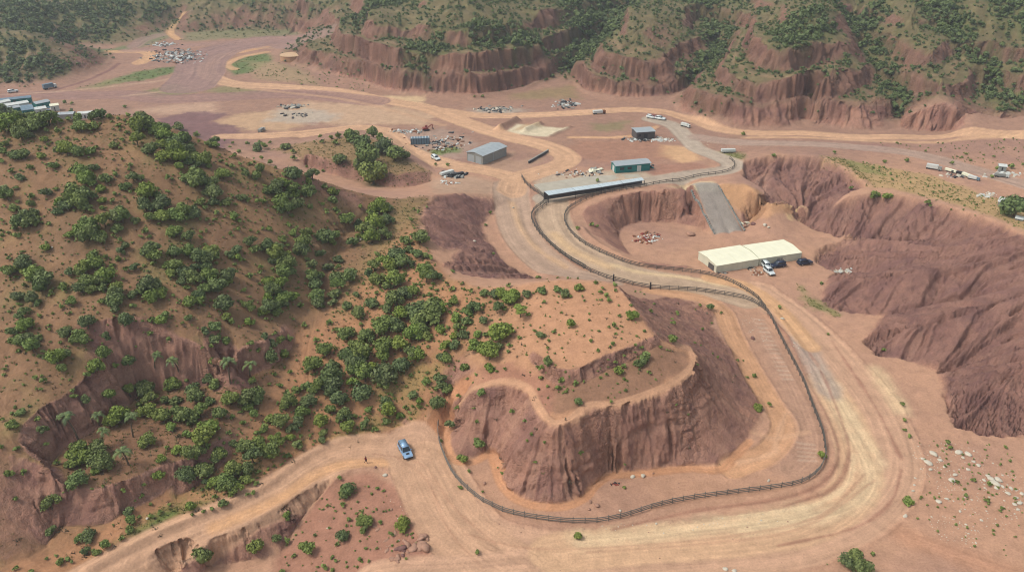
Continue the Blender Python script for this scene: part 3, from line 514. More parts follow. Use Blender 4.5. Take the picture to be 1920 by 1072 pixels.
# ---- 3. ground objects
NOI = dict()
def nodes(m):
    m.use_nodes = True; t = m.node_tree; return t, t.nodes, t.links, t.nodes['Principled BSDF']
def terrain_mat():
    m = bpy.data.materials.new('bare_earth'); t, N, Lk, b = nodes(m)
    b.inputs['Roughness'].default_value = .95; b.inputs['Specular IOR Level'].default_value = .15
    at = N.new('ShaderNodeAttribute'); at.attribute_name = 'tint'
    rk_ = N.new('ShaderNodeAttribute'); rk_.attribute_name = 'rock'
    fr_ = N.new('ShaderNodeAttribute'); fr_.attribute_name = 'fracture'
    tc = N.new('ShaderNodeTexCoord')
    def noise(s, d=4, r=.6):
        n = N.new('ShaderNodeTexNoise'); n.inputs['Scale'].default_value = s; n.inputs['Detail'].default_value = d; n.inputs['Roughness'].default_value = r
        Lk.new(tc.outputs['Object'], n.inputs['Vector']); return n
    n1, n2 = noise(2.3, 5, .75), noise(.35, 4, .6)
    def ramp(n, a, b_, lo, hi):
        r = N.new('ShaderNodeMapRange'); r.inputs[1].default_value = a; r.inputs[2].default_value = b_; r.inputs[3].default_value = lo; r.inputs[4].default_value = hi; Lk.new(n.outputs[0], r.inputs[0]); return r
    r1, r2 = ramp(n1, .3, .7, .82, 1.18), ramp(n2, .3, .7, .88, 1.12)
    mu = N.new('ShaderNodeMath'); mu.operation = 'MULTIPLY'; Lk.new(r1.outputs[0], mu.inputs[0]); Lk.new(r2.outputs[0], mu.inputs[1])
    vm = N.new('ShaderNodeVectorMath'); vm.operation = 'SCALE'; Lk.new(at.outputs['Color'], vm.inputs[0]); Lk.new(mu.outputs[0], vm.inputs['Scale'])
    vo = N.new('ShaderNodeTexVoronoi'); vo.inputs['Scale'].default_value = .9; Lk.new(tc.outputs['Object'], vo.inputs['Vector'])
    gr = ramp(vo, .0, .28, 1, 0); gr2 = N.new('ShaderNodeTexNoise'); gr2.inputs['Scale'].default_value = .5; Lk.new(tc.outputs['Object'], gr2.inputs['Vector'])
    Lk.new(vm.outputs[0], b.inputs['Base Color'])
    bp = N.new('ShaderNodeBump'); bp.inputs['Strength'].default_value = .85; bp.inputs['Distance'].default_value = .35
    h = N.new('ShaderNodeMath'); h.operation = 'MULTIPLY_ADD'; Lk.new(n1.outputs[0], h.inputs[0])
    am = N.new('ShaderNodeMapRange'); am.inputs[3].default_value = .4; am.inputs[4].default_value = 1.9; Lk.new(rk_.outputs['Fac'], am.inputs[0]); Lk.new(am.outputs[0], h.inputs[1]); Lk.new(n2.outputs[0], h.inputs[2])
    mp = N.new('ShaderNodeMapping'); mp.inputs['Scale'].default_value = (1, 1, 1.5); Lk.new(tc.outputs['Object'], mp.inputs[0])
    wv = N.new('ShaderNodeVectorMath'); wv.operation = 'MULTIPLY_ADD'; Lk.new(n2.outputs['Color'], wv.inputs[0]); wv.inputs[1].default_value = (3.2, 3.2, 3.2); Lk.new(mp.outputs[0], wv.inputs[2])
    last = h
    for sc_, am_ in ((.36, .9), (1.1, .5)):
        ve = N.new('ShaderNodeTexVoronoi'); ve.feature = 'DISTANCE_TO_EDGE'; ve.inputs['Scale'].default_value = sc_; Lk.new(wv.outputs[0], ve.inputs['Vector'])
        e1 = N.new('ShaderNodeMapRange'); e1.interpolation_type = 'SMOOTHSTEP'; e1.inputs[1].default_value = 0; e1.inputs[2].default_value = .12; e1.inputs[3].default_value = 0; e1.inputs[4].default_value = am_; Lk.new(ve.outputs['Distance'], e1.inputs[0])
        e2 = N.new('ShaderNodeMath'); e2.operation = 'MULTIPLY_ADD'; Lk.new(e1.outputs[0], e2.inputs[0]); Lk.new(fr_.outputs['Fac'], e2.inputs[1]); Lk.new(last.outputs[0], e2.inputs[2]); last = e2
    Lk.new(last.outputs[0], bp.inputs['Height']); Lk.new(bp.outputs[0], b.inputs['Normal'])
    return m
M_EARTH = terrain_mat()
VX = np.stack([GX + PXO, GY + PYO, H], -1).reshape(-1, 3).astype(np.float32)
aid = np.arange(NU * NV).reshape(NV, NU)
QUADS = np.stack([aid[:-1, :-1], aid[:-1, 1:], aid[1:, 1:], aid[1:, :-1]], -1).reshape(-1, 4)
p0 = VX.reshape(NV, NU, 3); du = np.gradient(p0, axis=1); dv = np.gradient(p0, axis=0); VNRM = np.cross(du, dv).reshape(-1, 3); VNRM /= np.linalg.norm(VNRM, axis=1)[:, None] + 1e-9
def mesh_np(name, V, F, mat=None, smooth=True, attrs=None):
    me = bpy.data.meshes.new(name); n = F.shape[1]
    me.vertices.add(len(V)); me.vertices.foreach_set('co', np.ascontiguousarray(V, np.float32).ravel())
    me.loops.add(F.size); me.loops.foreach_set('vertex_index', np.ascontiguousarray(F, np.int32).ravel())
    me.polygons.add(len(F)); me.polygons.foreach_set('loop_start', np.arange(0, F.size, n, dtype=np.int32))
    me.update(calc_edges=True)
    if smooth: me.polygons.foreach_set('use_smooth', np.ones(len(F), bool))
    for k, a in (attrs or {}).items():
        if a.ndim == 2:
            at = me.attributes.new(k, 'FLOAT_COLOR', 'POINT'); at.data.foreach_set('color', np.concatenate([a, np.ones((len(a), 1))], 1).astype(np.float32).ravel())
        else:
            at = me.attributes.new(k, 'FLOAT', 'POINT'); at.data.foreach_set('value', a.astype(np.float32).ravel())
    if mat: me.materials.append(mat)
    return me
def link(name, me, parent=None):
    o = bpy.data.objects.new(name, me); COL.objects.link(o)
    if parent is not None: o.parent = parent
    return o
def tag(o, label=None, cat=None, group=None, kind=None):
    if label: o['label'] = label
    if cat: o['category'] = cat
    if group: o['group'] = group
    if kind: o['kind'] = kind
    return o
mRD, mPIT = KIND, cover([(1088,408),(1100,388),(1140,370),(1200,361),(1270,353),(1300,357),(1340,440),(1300,480),(1290,502),(1240,500),(1190,490),(1150,474),(1110,450)], None, .5, 0)
B2 = cover([(500,286),(560,267),(640,252),(700,256),(790,310),(806,322),(806,341),(740,352),(640,336),(560,300)], None, .5, 0)
cls = np.zeros((NV, NU), np.int8)
for k, m in ((1, FARH), (2, mLH), (3, mMO), (4, mBR), (5, mBL), (6, mPIT), (7, B2), (8, mRD)): cls[m > .5] = k
cls[RAMP > .5] = 9
COLR += (C(150,140,132) * np.ones(3) - COLR) * (RAMP * .85)[..., None]
fc = cls[:-1, :-1].ravel()
names = ['ground', 'hills', 'hillside', 'rocky_mound', 'badland_ridge', 'badland_slope', 'pit', 'hill', 'dirt_road', 'paved_ramp']
def build_ground():
    TINT = COLR.reshape(-1, 3); RKA = RM.reshape(-1); FRA = (RM * sstep(.55, 1.1, sl) * sstep(-.15, .45, fbm(GX, GY, 8., 3, ox=160.)) * (1 - .8 * bad)).reshape(-1)
    for k, nm in enumerate(names):
        f = QUADS[fc == k]
        if not len(f): continue
        used, inv = np.unique(f, return_inverse=True)
        me = mesh_np(nm, VX[used], inv.reshape(-1, 4), M_EARTH, True, {'tint': TINT[used], 'rock': RKA[used], 'fracture': FRA[used]})
        me.normals_split_custom_set_from_vertices(VNRM[used])
        o = link(nm, me); tag(o, kind='structure')
# ---------------------------------------------------------------- vegetation
def leaf_mat(name, dark, light, rough=.7):
    m = bpy.data.materials.new(name); t, N, Lk, b = nodes(m)
    b.inputs['Roughness'].default_value = rough; b.inputs['Specular IOR Level'].default_value = .25
    at = N.new('ShaderNodeAttribute'); at.attribute_name = 'tone'; oi = N.new('ShaderNodeObjectInfo')
    ad = N.new('ShaderNodeMath'); ad.operation = 'MULTIPLY_ADD'; Lk.new(oi.outputs['Random'], ad.inputs[0]); ad.inputs[1].default_value = .6
    sb = N.new('ShaderNodeMath'); sb.operation = 'SUBTRACT'; Lk.new(at.outputs['Fac'], sb.inputs[0]); sb.inputs[1].default_value = .30; Lk.new(sb.outputs[0], ad.inputs[2])
    r = N.new('ShaderNodeValToRGB'); r.color_ramp.elements[0].color = (*dark, 1); r.color_ramp.elements[1].color = (*light, 1); Lk.new(ad.outputs[0], r.inputs[0])
    wn = N.new('ShaderNodeTexWhiteNoise'); wn.noise_dimensions = '1D'; Lk.new(oi.outputs['Random'], wn.inputs['W']); mr = N.new('ShaderNodeMapRange'); mr.inputs[3].default_value = .474; mr.inputs[4].default_value = .502; Lk.new(wn.outputs[0], mr.inputs[0])
    hs_ = N.new('ShaderNodeHueSaturation'); Lk.new(mr.outputs[0], hs_.inputs['Hue']); ms = N.new('ShaderNodeMapRange'); ms.inputs[3].default_value = .85; ms.inputs[4].default_value = 1.15; Lk.new(oi.outputs['Random'], ms.inputs[0]); Lk.new(ms.outputs[0], hs_.inputs['Saturation']); Lk.new(r.outputs[0], hs_.inputs['Color'])
    Lk.new(hs_.outputs[0], b.inputs['Base Color']); return m
M_LEAF = leaf_mat('leaves', (.054, .090, .021), (.168, .222, .060))
M_DRY = leaf_mat('dry_leaves', (.10, .085, .045), (.22, .19, .10), .9)
M_SCRUB = leaf_mat('scrub_leaves', (.034, .064, .024), (.098, .145, .052))
M_PALM = leaf_mat('palm_leaves', (.060, .105, .032), (.15, .20, .075))
M_GRASS = leaf_mat('grass_blades', (.075, .105, .028), (.17, .185, .065), .9)
def plain(name, col, rough=.8, metal=0., spec=.3, var=.15, scale=2.0):
    m = bpy.data.materials.new(name); t, N, Lk, b = nodes(m); b.inputs['Roughness'].default_value = rough; b.inputs['Metallic'].default_value = metal; b.inputs['Specular IOR Level'].default_value = spec
    tc = N.new('ShaderNodeTexCoord'); n = N.new('ShaderNodeTexNoise'); n.inputs['Scale'].default_value = scale; n.inputs['Detail'].default_value = 4; Lk.new(tc.outputs['Object'], n.inputs['Vector'])
    r = N.new('ShaderNodeMapRange'); r.inputs[1].default_value = .3; r.inputs[2].default_value = .7; r.inputs[3].default_value = 1 - var; r.inputs[4].default_value = 1 + var; Lk.new(n.outputs[0], r.inputs[0])
    v = N.new('ShaderNodeVectorMath'); v.operation = 'SCALE'; v.inputs[0].default_value = tuple(col)[:3]; Lk.new(r.outputs[0], v.inputs['Scale']); Lk.new(v.outputs[0], b.inputs['Base Color']); return m
M_BARK = plain('bark', C(104, 84, 66), .9)

def sph_dirs(n, g):
    v = g.normal(size=(n, 3)); return v / np.linalg.norm(v, axis=1)[:, None]
_bm = bmesh.new(); bmesh.ops.create_icosphere(_bm, subdivisions=1, radius=1.0)
ICO_V = np.array([v.co[:] for v in _bm.verts]); ICO_F = np.array([[v.index for v in f.verts] for f in _bm.faces]); _bm.free()
def crown_np(seed, lobes, cards, size, flat=1.0, core=True):
    g = np.random.default_rng(seed); V, F, T = [], [], []; nv = 0
    c = []
    for k in range(lobes):
        a = g.random() * 6.283; d = math.sqrt(g.random()) * .62 if k else 0; z = (.42 + .55 * g.random()) * (1 - .5 * d * d) if k else .85
        c.append((math.cos(a) * d, math.sin(a) * d, z * flat, .22 + .30 * g.random()))
    c = np.array(c)
    tl = g.random(lobes)
    if core:
        for k, (x, y, z, r) in enumerate(c):
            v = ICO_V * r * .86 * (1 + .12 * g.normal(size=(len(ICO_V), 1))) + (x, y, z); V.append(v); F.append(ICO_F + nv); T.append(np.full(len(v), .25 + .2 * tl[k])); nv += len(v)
    w_ = c[:, 3] ** 2; k = g.choice(lobes, cards, p=w_ / w_.sum()); n = sph_dirs(cards, g); n[:, 2] = np.where(n[:, 2] < -.35, -n[:, 2], n[:, 2])
    p = c[k, :3] + n * (c[k, 3] * g.uniform(.82, 1.22, cards))[:, None]; p[:, 2] = np.maximum(p[:, 2], .03)
    m = n + g.normal(size=(cards, 3)) * .55; m /= np.linalg.norm(m, axis=1)[:, None]
    u = np.cross(m, g.normal(size=(cards, 3))); u /= np.linalg.norm(u, axis=1)[:, None] + 1e-9; v2 = np.cross(m, u); s = size * g.uniform(.6, 1.3, cards)[:, None]
    q = np.stack([p - u * s, p + v2 * s * .8, p + u * s, p - v2 * s * .8], 1).reshape(-1, 3); V.append(q); b = nv + np.arange(cards)[:, None] * 4
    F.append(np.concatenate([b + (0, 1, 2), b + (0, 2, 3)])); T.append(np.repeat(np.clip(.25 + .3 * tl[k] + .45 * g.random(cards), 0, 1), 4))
    return np.concatenate(V), np.concatenate(F), np.concatenate(T)
CROWNS = [mesh_np('crown', *crown_np(100 + k, 9 + k % 5, 820, .105, .95 + .1 * (k % 3))[:2], M_LEAF, False, {'tone': crown_np(100 + k, 9 + k % 5, 820, .105, .95 + .1 * (k % 3))[2]}) for k in range(10)]
SHRUB_NP = [crown_np(300 + k, 5 + k % 3, 300, .16, .85) for k in range(8)]
SHRUBS = [mesh_np('foliage', v, f, M_LEAF, False, {'tone': t}) for v, f, t in SHRUB_NP]
def trunk_np(seed, umbrella=False):
    g = np.random.default_rng(seed); V, F = [], []; nv = 0
    def limb(p, q, r0, r1):
        nonlocal nv
        p, q = np.array(p), np.array(q); d = q - p; a = np.cross(d, (1, .3, .1)); a /= np.linalg.norm(a); b = np.cross(d, a); b /= np.linalg.norm(b); th = np.linspace(0, 6.283, 7)[:-1][:, None]
        ring = np.cos(th) * a + np.sin(th) * b; V.append(np.concatenate([p + ring * r0, q + ring * r1])); i = np.arange(6); j = (i + 1) % 6
        F.append(np.stack([i, j, j + 6], 1) + nv); F.append(np.stack([i, j + 6, i + 6], 1) + nv); nv += 12
    top = (g.normal() * .08, g.normal() * .08, .42); limb((0, 0, -.25), top, .085, .06)
    for k in range(4):
        a = k * 1.57 + g.random(); limb(top, (top[0] + math.cos(a) * .4, top[1] + math.sin(a) * .4, .75 + .2 * g.random()), .045, .018)
    return np.concatenate(V), np.concatenate(F)
TRUNKS = [mesh_np('trunk', *trunk_np(500 + k), M_BARK) for k in range(3)]
def hz1(x, y): return float(hz([x], [y])[0])

TILES = [
 ((0,200,.168), "250 330 75 340 320 55 520 270 45 650 270 50 480 370 55 540 420 30 110 375 30 60 420 60 60 490 60 15 600 50 190 540 75 290 540 70 455 545 55 440 475 25 910 230 85 1050 225 60 710 415 60 760 490 90 640 490 55 860 510 70 1010 500 60 1070 450 50 860 370 35 1275 415 55 1360 365 50 1420 290 45 1340 200 50 1320 125 30 1430 95 40 1480 140 45 1590 160 100 1680 200 90 1540 230 80 1760 260 80 1840 270 70 1640 230 60 1550 300 60 1780 310 60 1860 350 80 1540 390 80 1680 480 90 1600 480 40 1830 420 70 1860 570 80 1880 480 50 630 645 60 340 665 45 140 710 50 225 705 30 215 780 60 930 710 85 950 790 90 990 830 85 1080 665 60 1190 800 70 1300 750 50 1130 900 60 1460 650 40 1440 700 35 1500 780 85 1590 790 45 1570 860 30 1390 895 65 1880 790 45 1700 880 40 1640 975 110 1760 990 60 1870 940 35 780 870 40 550 940 65 635 910 40 60 920 70 90 990 90 190 900 40 360 1000 50 820 980 100 960 990 110 680 1040 60 1130 1030 50 200 1050 40 1270 1050 40 1370 585 25 510 645 22 1290 970 40 100 210 110 250 215 100 400 190 110 550 150 100 650 150 60 360 110 80 200 130 100 60 80 90 880 120 60 1020 110 60 1140 90 70 1220 100 50 770 130 50 40 160 80 330 220 60 20 60 80 -60 150 100"),
 ((320,220,.168), "90 100 70 30 210 60 180 230 70 60 300 80 150 270 90 80 380 90 190 380 80 110 460 90 230 310 60 200 470 70 120 540 60 310 450 80 400 490 80 340 520 60 430 540 50 280 400 50 290 190 50 470 270 70 500 310 60 410 300 50 320 270 30 660 330 30 700 285 30 600 255 20 855 295 30 970 340 60 1040 320 45 1000 280 40 1115 280 28 1275 320 60 1375 380 40 1380 445 50 1675 210 35 1785 225 35 1870 200 45 1700 260 40 1850 270 50 1605 270 18 1540 350 25 770 370 45 715 430 50 550 425 30 430 405 25 1020 450 35 930 455 20 1110 500 50 890 510 35 570 490 30 690 535 45 1010 565 65 1170 550 28 850 620 60 950 640 70 800 580 40 1260 640 35 590 640 80 660 650 50 270 690 110 330 720 90 470 730 80 180 690 60 480 840 110 400 850 50 260 590 60 130 640 40 25 680 35 1400 630 85 1580 640 85 1550 720 55 1270 720 80 1200 780 90 1150 800 80 1330 800 70 1090 820 70 1400 760 50 1220 890 60 1290 870 70 1400 860 70 1550 840 80 1600 825 40 1240 960 85 1400 960 85 1310 1030 75 1150 930 40 1180 1000 50 780 890 60 870 920 50 970 940 45 1050 930 45 700 880 30 920 870 25 490 935 60 620 950 65 720 970 30 330 945 55 380 995 45 120 960 50 90 1030 70 280 1040 60 520 1050 50 1730 760 50 1800 830 70 1870 850 50 1830 930 65 1700 960 40 1560 990 50 1050 760 35 950 765 25 780 725 20 1700 590 30 1370 560 30 1520 545 25 1730 1030 40 1840 1010 50 1090 1040 30 960 1040 25 840 1025 25"),
 ((0,370,.168), "50 90 30 170 120 55 200 45 40 340 70 55 20 250 35 190 240 70 370 170 60 350 260 100 260 300 90 430 230 50 160 340 50 550 290 40 185 430 50 20 370 35 90 390 30 15 460 30 680 60 60 640 150 60 760 80 80 900 60 90 960 90 70 1130 40 60 1270 45 40 1140 115 45 1020 145 45 1640 100 75 1810 80 90 1690 210 70 1810 220 90 1880 160 50 1360 150 70 1300 220 90 1180 280 90 1380 230 90 1500 260 55 1320 345 65 1200 180 40 980 350 110 1000 420 100 900 370 70 1130 470 75 1160 400 50 775 410 55 880 270 35 490 560 65 520 500 30 110 665 40 65 635 18 260 645 20 1630 370 50 1890 390 40 1670 440 40 1340 470 45 1390 530 55 1340 605 55 1480 500 30 1035 635 55 1180 650 45 1320 690 40 1690 600 110 1740 680 90 1610 620 70 1710 730 50 1880 620 40 1870 740 60 1420 790 50 1510 770 55 1650 815 30 1610 760 35 110 830 90 290 740 100 200 800 60 270 820 60 420 870 110 500 920 110 360 920 70 460 990 90 1050 750 90 960 810 80 870 840 70 780 820 60 1250 760 50 1180 850 100 1010 950 90 920 1010 80 1130 940 80 1200 900 70 720 990 70 1000 1030 70 1150 1010 60 1300 1030 80 1690 1000 100 1560 1040 60 1820 1030 60 1750 925 25 580 1040 40"),
 ((320,390,.168), "60 80 100 150 60 80 250 60 80 200 110 50 420 120 45 490 130 35 520 50 45 740 100 60 780 140 45 665 50 25 60 270 80 220 330 80 760 230 40 900 240 28 1110 240 45 1030 225 30 390 400 30 1300 40 75 1360 80 40 1230 30 60 1090 30 30 1760 140 30 1830 175 20 1740 40 35 1880 40 50 60 490 80 220 490 80 470 480 90 400 550 100 500 530 60 320 570 80 400 670 75 60 640 80 40 720 70 250 660 60 180 720 90 270 770 90 130 800 60 190 870 50 450 770 90 650 770 85 660 830 70 510 880 105 380 910 80 340 970 80 230 1030 70 590 1030 80 640 510 55 760 460 70 690 540 50 760 550 60 830 570 30 710 630 28 900 400 75 930 460 60 1020 450 50 1100 430 75 1220 430 60 1260 340 55 1310 410 40 1200 520 100 1290 520 60 1170 580 60 1300 610 100 1230 650 70 1340 690 60 1270 740 80 1140 670 35 1110 820 85 1250 850 80 1080 780 50 1210 800 60 1150 930 80 1240 1000 90 1100 1010 70 1350 970 70 890 750 50 1000 650 45 1010 710 40 820 905 45 1330 190 45 1380 260 60 1500 280 70 1570 290 40 1480 370 80 1480 480 80 1750 330 110 1830 300 60 1790 380 60 1690 500 60 1520 570 35 1600 630 70 1780 650 65 1880 650 50 1590 760 90 1620 870 80 1680 730 55 1840 780 80 1870 880 80 1650 990 90 1820 960 70 1820 1030 50 1880 560 60 790 1050 40 870 1060 40"),
 ((0,540,.168), "220 100 75 380 120 75 430 160 60 270 280 80 330 240 50 570 70 40 180 460 70 310 430 75 120 570 50 240 580 90 340 560 80 420 550 55 380 660 80 790 270 30 810 130 65 545 410 30 745 490 75 900 560 95 890 490 50 990 390 80 960 350 45 1190 530 65 1430 370 85 1280 140 100 1290 60 80 1290 210 60 1150 150 50 1480 190 50 1500 70 60 1700 110 75 1780 50 80 1700 350 50 1790 340 75 1860 290 60 1590 360 28 1680 500 50 1180 720 85 1100 870 80 965 960 50 1290 850 50 1440 820 80 520 770 55 640 790 85 720 730 75 720 880 65 400 990 45 480 1030 50 690 200 40 680 605 25 50 900 40 50 960 35 440 305 35 1890 560 45"),
 ((320,560,.168), "220 60 75 320 20 60 610 60 110 210 195 55 640 190 60 680 250 50 510 300 70 400 365 60 505 440 65 630 460 55 880 80 75 790 50 35 870 270 65 1110 90 100 1050 130 60 1190 50 70 1270 60 60 1180 160 60 1060 210 35 1450 60 50 1640 60 75 1700 70 40 1830 30 60 1370 225 30 1500 285 45 1640 340 25 1770 250 50 1850 340 45 1060 410 55 1170 390 45 1330 440 50 1210 460 55 1140 510 60 905 490 50 990 570 40 890 570 45 480 690 65 1130 640 75 1280 620 70 1740 580 90 1600 750 95 1500 800 40 1800 730 70 1700 810 60 1620 440 40 1170 830 40 1330 820 40 930 920 55 1110 950 28 1210 960 45 430 880 70 500 940 70 185 900 45 60 940 90 240 1030 80 360 540 28 450 520 40 1790 860 110 1850 960 100 1650 960 80 1540 950 60 1400 1000 60 1300 1030 40 850 1040 60 980 1050 60 1530 410 22 1270 760 25 1410 680 25"),
 ((0,710,.168), "490 40 45 250 375 65 160 490 70 440 445 50 450 560 55 540 550 45 510 720 50 180 770 50 20 750 35 820 120 45 820 190 50 955 220 55 1230 160 75 1450 130 75 1600 90 80 1650 140 80 1680 230 80 1660 340 90 1560 270 50 1840 240 60 1860 120 50 1830 410 90 1320 410 110 1250 480 80 1400 400 70 1650 690 90 900 780 90 850 870 110 960 880 90 770 950 70 1100 770 90 1150 930 110 1080 980 70 640 920 50 140 1040 55 270 1030 50 1780 1050 60 1800 870 60 1870 760 40"),
 ((320,730,.168), "70 100 70 280 70 100 430 120 60 100 260 90 340 240 90 200 290 100 250 350 60 40 400 70 560 270 80 690 300 40 680 110 90 870 90 110 970 90 90 860 190 60 950 260 60 780 245 40 430 430 110 400 520 110 210 500 60 330 560 60 200 690 75 320 680 75 90 650 70 420 620 50 660 460 50 800 370 50 710 580 55 600 590 35 570 710 80 520 760 60 400 870 100 180 950 95 270 950 50 340 910 60 500 1030 80 620 1030 90 720 1040 60 400 1020 60 700 900 90 870 890 80 860 980 70 950 1030 50 960 480 50 1060 420 60 1120 340 60 1250 360 90 1200 300 60 850 640 90 930 750 100 1000 600 80 1190 540 90 1130 690 90 1110 740 60 1430 380 90 1350 420 60 1310 130 90 1240 190 50 1540 130 85 1450 270 80 1500 230 60 1620 140 45 1350 540 60 1400 610 70 1680 370 70 1460 510 35 1720 480 50 1700 555 45 1850 150 90 1760 200 70 1870 350 50 1290 730 45 1350 740 25 980 900 40 1090 880 30 1400 20 50 1300 30 50 1800 30 90 1550 510 25 1620 560 22 1200 140 30 30 270 30"),
 ((560,660,.1875), "120 140 85 340 120 65 560 60 100 470 90 60 580 160 90 260 200 60 310 250 90 330 340 100 430 300 60 100 340 60 150 360 60 670 230 90 560 290 60 730 160 70 890 230 120 850 330 70 950 160 50 1020 110 90 1180 40 80 620 420 90 700 400 40 410 480 90 300 560 60 470 460 50 90 500 70 170 500 40 50 620 70 40 700 60 450 620 70 220 700 75 490 740 75 400 700 40 560 640 40 500 670 35 260 800 50 250 870 45 30 835 35 110 830 30 165 880 25 700 585 45 670 705 55 890 510 70 900 590 70 870 685 45 1020 630 45 1075 545 40 1160 430 60 1210 490 45 1280 290 45 1390 490 75 1480 370 70 1420 290 75 1400 320 50 1460 80 65 1420 40 50 1650 140 50 1600 425 35 1590 545 35 1690 260 28 1290 205 25 1400 205 20 1550 170 18 1770 215 25 1740 300 20 1525 720 52 1785 900 62 1420 880 30 1640 1050 45 1830 415 40 1750 555 25 1780 690 28 770 750 40 790 770 30 1080 340 25"),
 ((640,500,.1875), "80 90 90 50 370 60 160 280 45 370 130 75 640 70 32 850 110 70 920 90 80 820 20 70 1110 45 28 1045 155 18 1210 165 32 1305 240 32 1110 215 45 1375 205 20 890 210 30 880 270 45 950 230 35 820 290 25 540 150 90 460 200 60 720 220 70 640 260 80 320 360 65 540 330 80 480 420 60 360 260 35 950 330 55 1130 330 55 1080 370 35 1440 260 50 1530 270 60 1600 260 70 1680 180 35 1720 290 80 1690 330 80 1860 260 55 1320 410 80 1280 440 60 1410 380 40 1560 420 70 1640 410 40 1440 530 52 1790 460 75 170 480 70 195 570 35 780 440 110 920 470 120 970 420 70 590 480 80 640 420 60 430 590 100 550 580 80 780 560 90 730 640 100 850 690 60 800 640 70 760 700 50 980 615 55 1150 500 60 1090 450 30 1200 440 30 1265 530 60 1150 610 55 1210 670 60 1130 700 50 1050 770 60 1150 780 60 1220 600 40 1370 660 50 1450 670 45 1610 650 110 1540 610 60 1640 580 60 1330 780 65 1440 830 80 1480 870 90 1580 790 60 1680 770 40 1470 1010 55 1215 1000 52 1040 920 70 1040 860 40 1670 845 30 1640 1010 28 60 680 80 270 700 80 100 770 50 430 800 90 590 790 90 420 880 70 500 760 60 700 860 90 760 830 60 190 860 110 80 920 90 240 840 60 600 960 80 300 1010 60 450 1040 110 140 1020 90 980 740 20 1040 670 25"),
 ((500,380,.1875), "1420 560 30 1440 170 30 880 390 60 1000 290 90 1100 240 90 1200 160 70 1050 350 80 1180 310 70 960 330 60 1150 200 70 1540 350 90 1400 370 60 1620 360 40 1500 320 50 1430 460 50 1500 510 70 1590 530 50 1640 540 40 1280 530 90 1180 590 80 1350 600 90 1450 600 50 1080 640 70 1240 640 70 1020 710 60 1100 510 40 1040 80 60 1120 50 80 1200 40 60 940 40 40 1050 140 50 820 170 75 1520 90 30 1480 60 28 1600 40 20 920 205 50"),
 ((960,500,.2612), "420 400 38 220 165 38 320 155 35 380 185 38 420 210 20 485 145 35 600 110 22 650 150 18 630 180 22 680 200 30 695 235 25 745 165 18 735 120 25 765 275 15 850 350 45 775 345 20 855 270 20 1000 310 24 1018 265 14 1185 330 24 1150 370 18 1160 400 25 1350 275 18 1410 285 34 1505 325 20 1315 305 12 1435 400 15 1365 440 18 1140 510 42 1310 545 16 1355 560 10 205 490 40 260 525 20 260 580 20 355 580 14 620 458 16 750 440 18 745 475 18 698 428 15 950 455 20 895 493 16 725 550 25 622 598 18 250 670 38 215 720 32 205 795 25 190 875 16 355 810 32 325 865 30 455 830 30 415 785 20 385 890 22 480 955 38 885 555 18 935 575 20 1065 575 20 960 640 45 910 690 45 880 610 15 805 635 18 740 675 22 800 705 28 765 740 35 690 715 15 680 765 18 635 790 18 615 745 12 805 800 20 710 960 18 1440 620 10 1475 645 16 1620 665 16 1660 670 10 1685 790 18 1738 775 26 1770 1005 38 1840 980 28 1330 700 12 920 180 12 950 195 12 885 175 12 185 70 20 420 80 8 475 82 12 355 325 15 310 447 12 90 565 14 1180 980 18 1265 1055 14"),
 ((520,860,.1978), "585 170 38 660 270 75 640 330 50 632 420 42 480 432 24 95 525 52 945 275 28 800 490 25 845 455 18 680 570 35 830 590 70 860 560 50 830 660 45 970 590 36 1195 625 65 635 715 60 570 800 30 700 628 15 357 715 25 235 687 15 290 845 75 165 905 32 1080 710 35 515 935 20 555 960 28 445 1015 42 525 1040 32 785 772 15 1225 935 20 40 1060 35 90 810 15"),
 ((0,880,.179), "550 340 105 170 295 38 550 620 60 820 110 95 740 100 40 1090 160 30 960 195 22 1295 205 40 1510 150 30 1670 45 60 1500 275 42 1370 415 62 1400 510 60 1460 490 30 1580 355 28 1420 315 18 1190 570 18 840 710 65 940 690 70 1115 760 62 890 850 50 1000 855 50 1280 705 40 1360 610 50 490 920 30 585 890 25 640 940 50 720 920 45 750 960 30 180 1020 38 340 1055 40 1580 480 40 670 230 28 1690 440 45 1780 360 30 745 515 15"),
 ((320,880,.179), "210 370 65 345 425 32 440 400 38 230 465 28 560 335 52 390 170 45 490 180 50 600 170 80 690 210 80 860 230 45 800 245 35 890 130 40 810 100 60 345 910 92 900 810 72 1110 705 50 1220 465 55 1215 785 18"),
 ((640,712,.3358), "760 345 35 680 450 28 710 505 17 615 245 30 875 487 10 895 520 14 1335 400 22 1085 455 14 1025 220 18 950 170 22 790 75 28 1135 345 15 1060 300 15 1035 335 15 1325 110 28 660 595 18 790 620 12 1580 470 12 1580 595 15 760 960 22 1325 870 28"),
 ((0,0,1.0), "1600 1046 16 1588 1052 14 1615 1062 16 1703 938 10 1540 853 9 1605 1032 9 1636 1036 6 1692 757 6 1696 786 6 1697 805 5 1705 815 6 1462 575 6 1552 625 4 1655 655 6 1540 530 5 1490 585 0 922 590 0 1898 394 22 1120 338 6 1450 290 6 1563 285 6 1658 302 6 1700 300 6 1785 305 6 1540 333 0 1596 352 6 1640 365 10 1665 368 9 1740 380 7 1745 385 5 1878 395 6 1870 315 8 1895 312 8 1860 330 6 1393 250 6 370 240 0 123 192 6 136 193 5 235 199 6 525 236 0 840 308 6 818 307 5 905 180 4 890 180 4 1100 315 0 1110 420 6 1120 424 5 700 345 0 920 398 5 910 420 5 925 475 5 1008 519 7 1065 520 4 1045 520 3 1083 427 6 640 300 12 690 300 22 700 330 25 680 275 16 720 275 18 740 290 18 660 255 12 700 250 12 715 260 10 760 290 10 655 262 8 690 322 18 680 310 14"),
]
ent = []
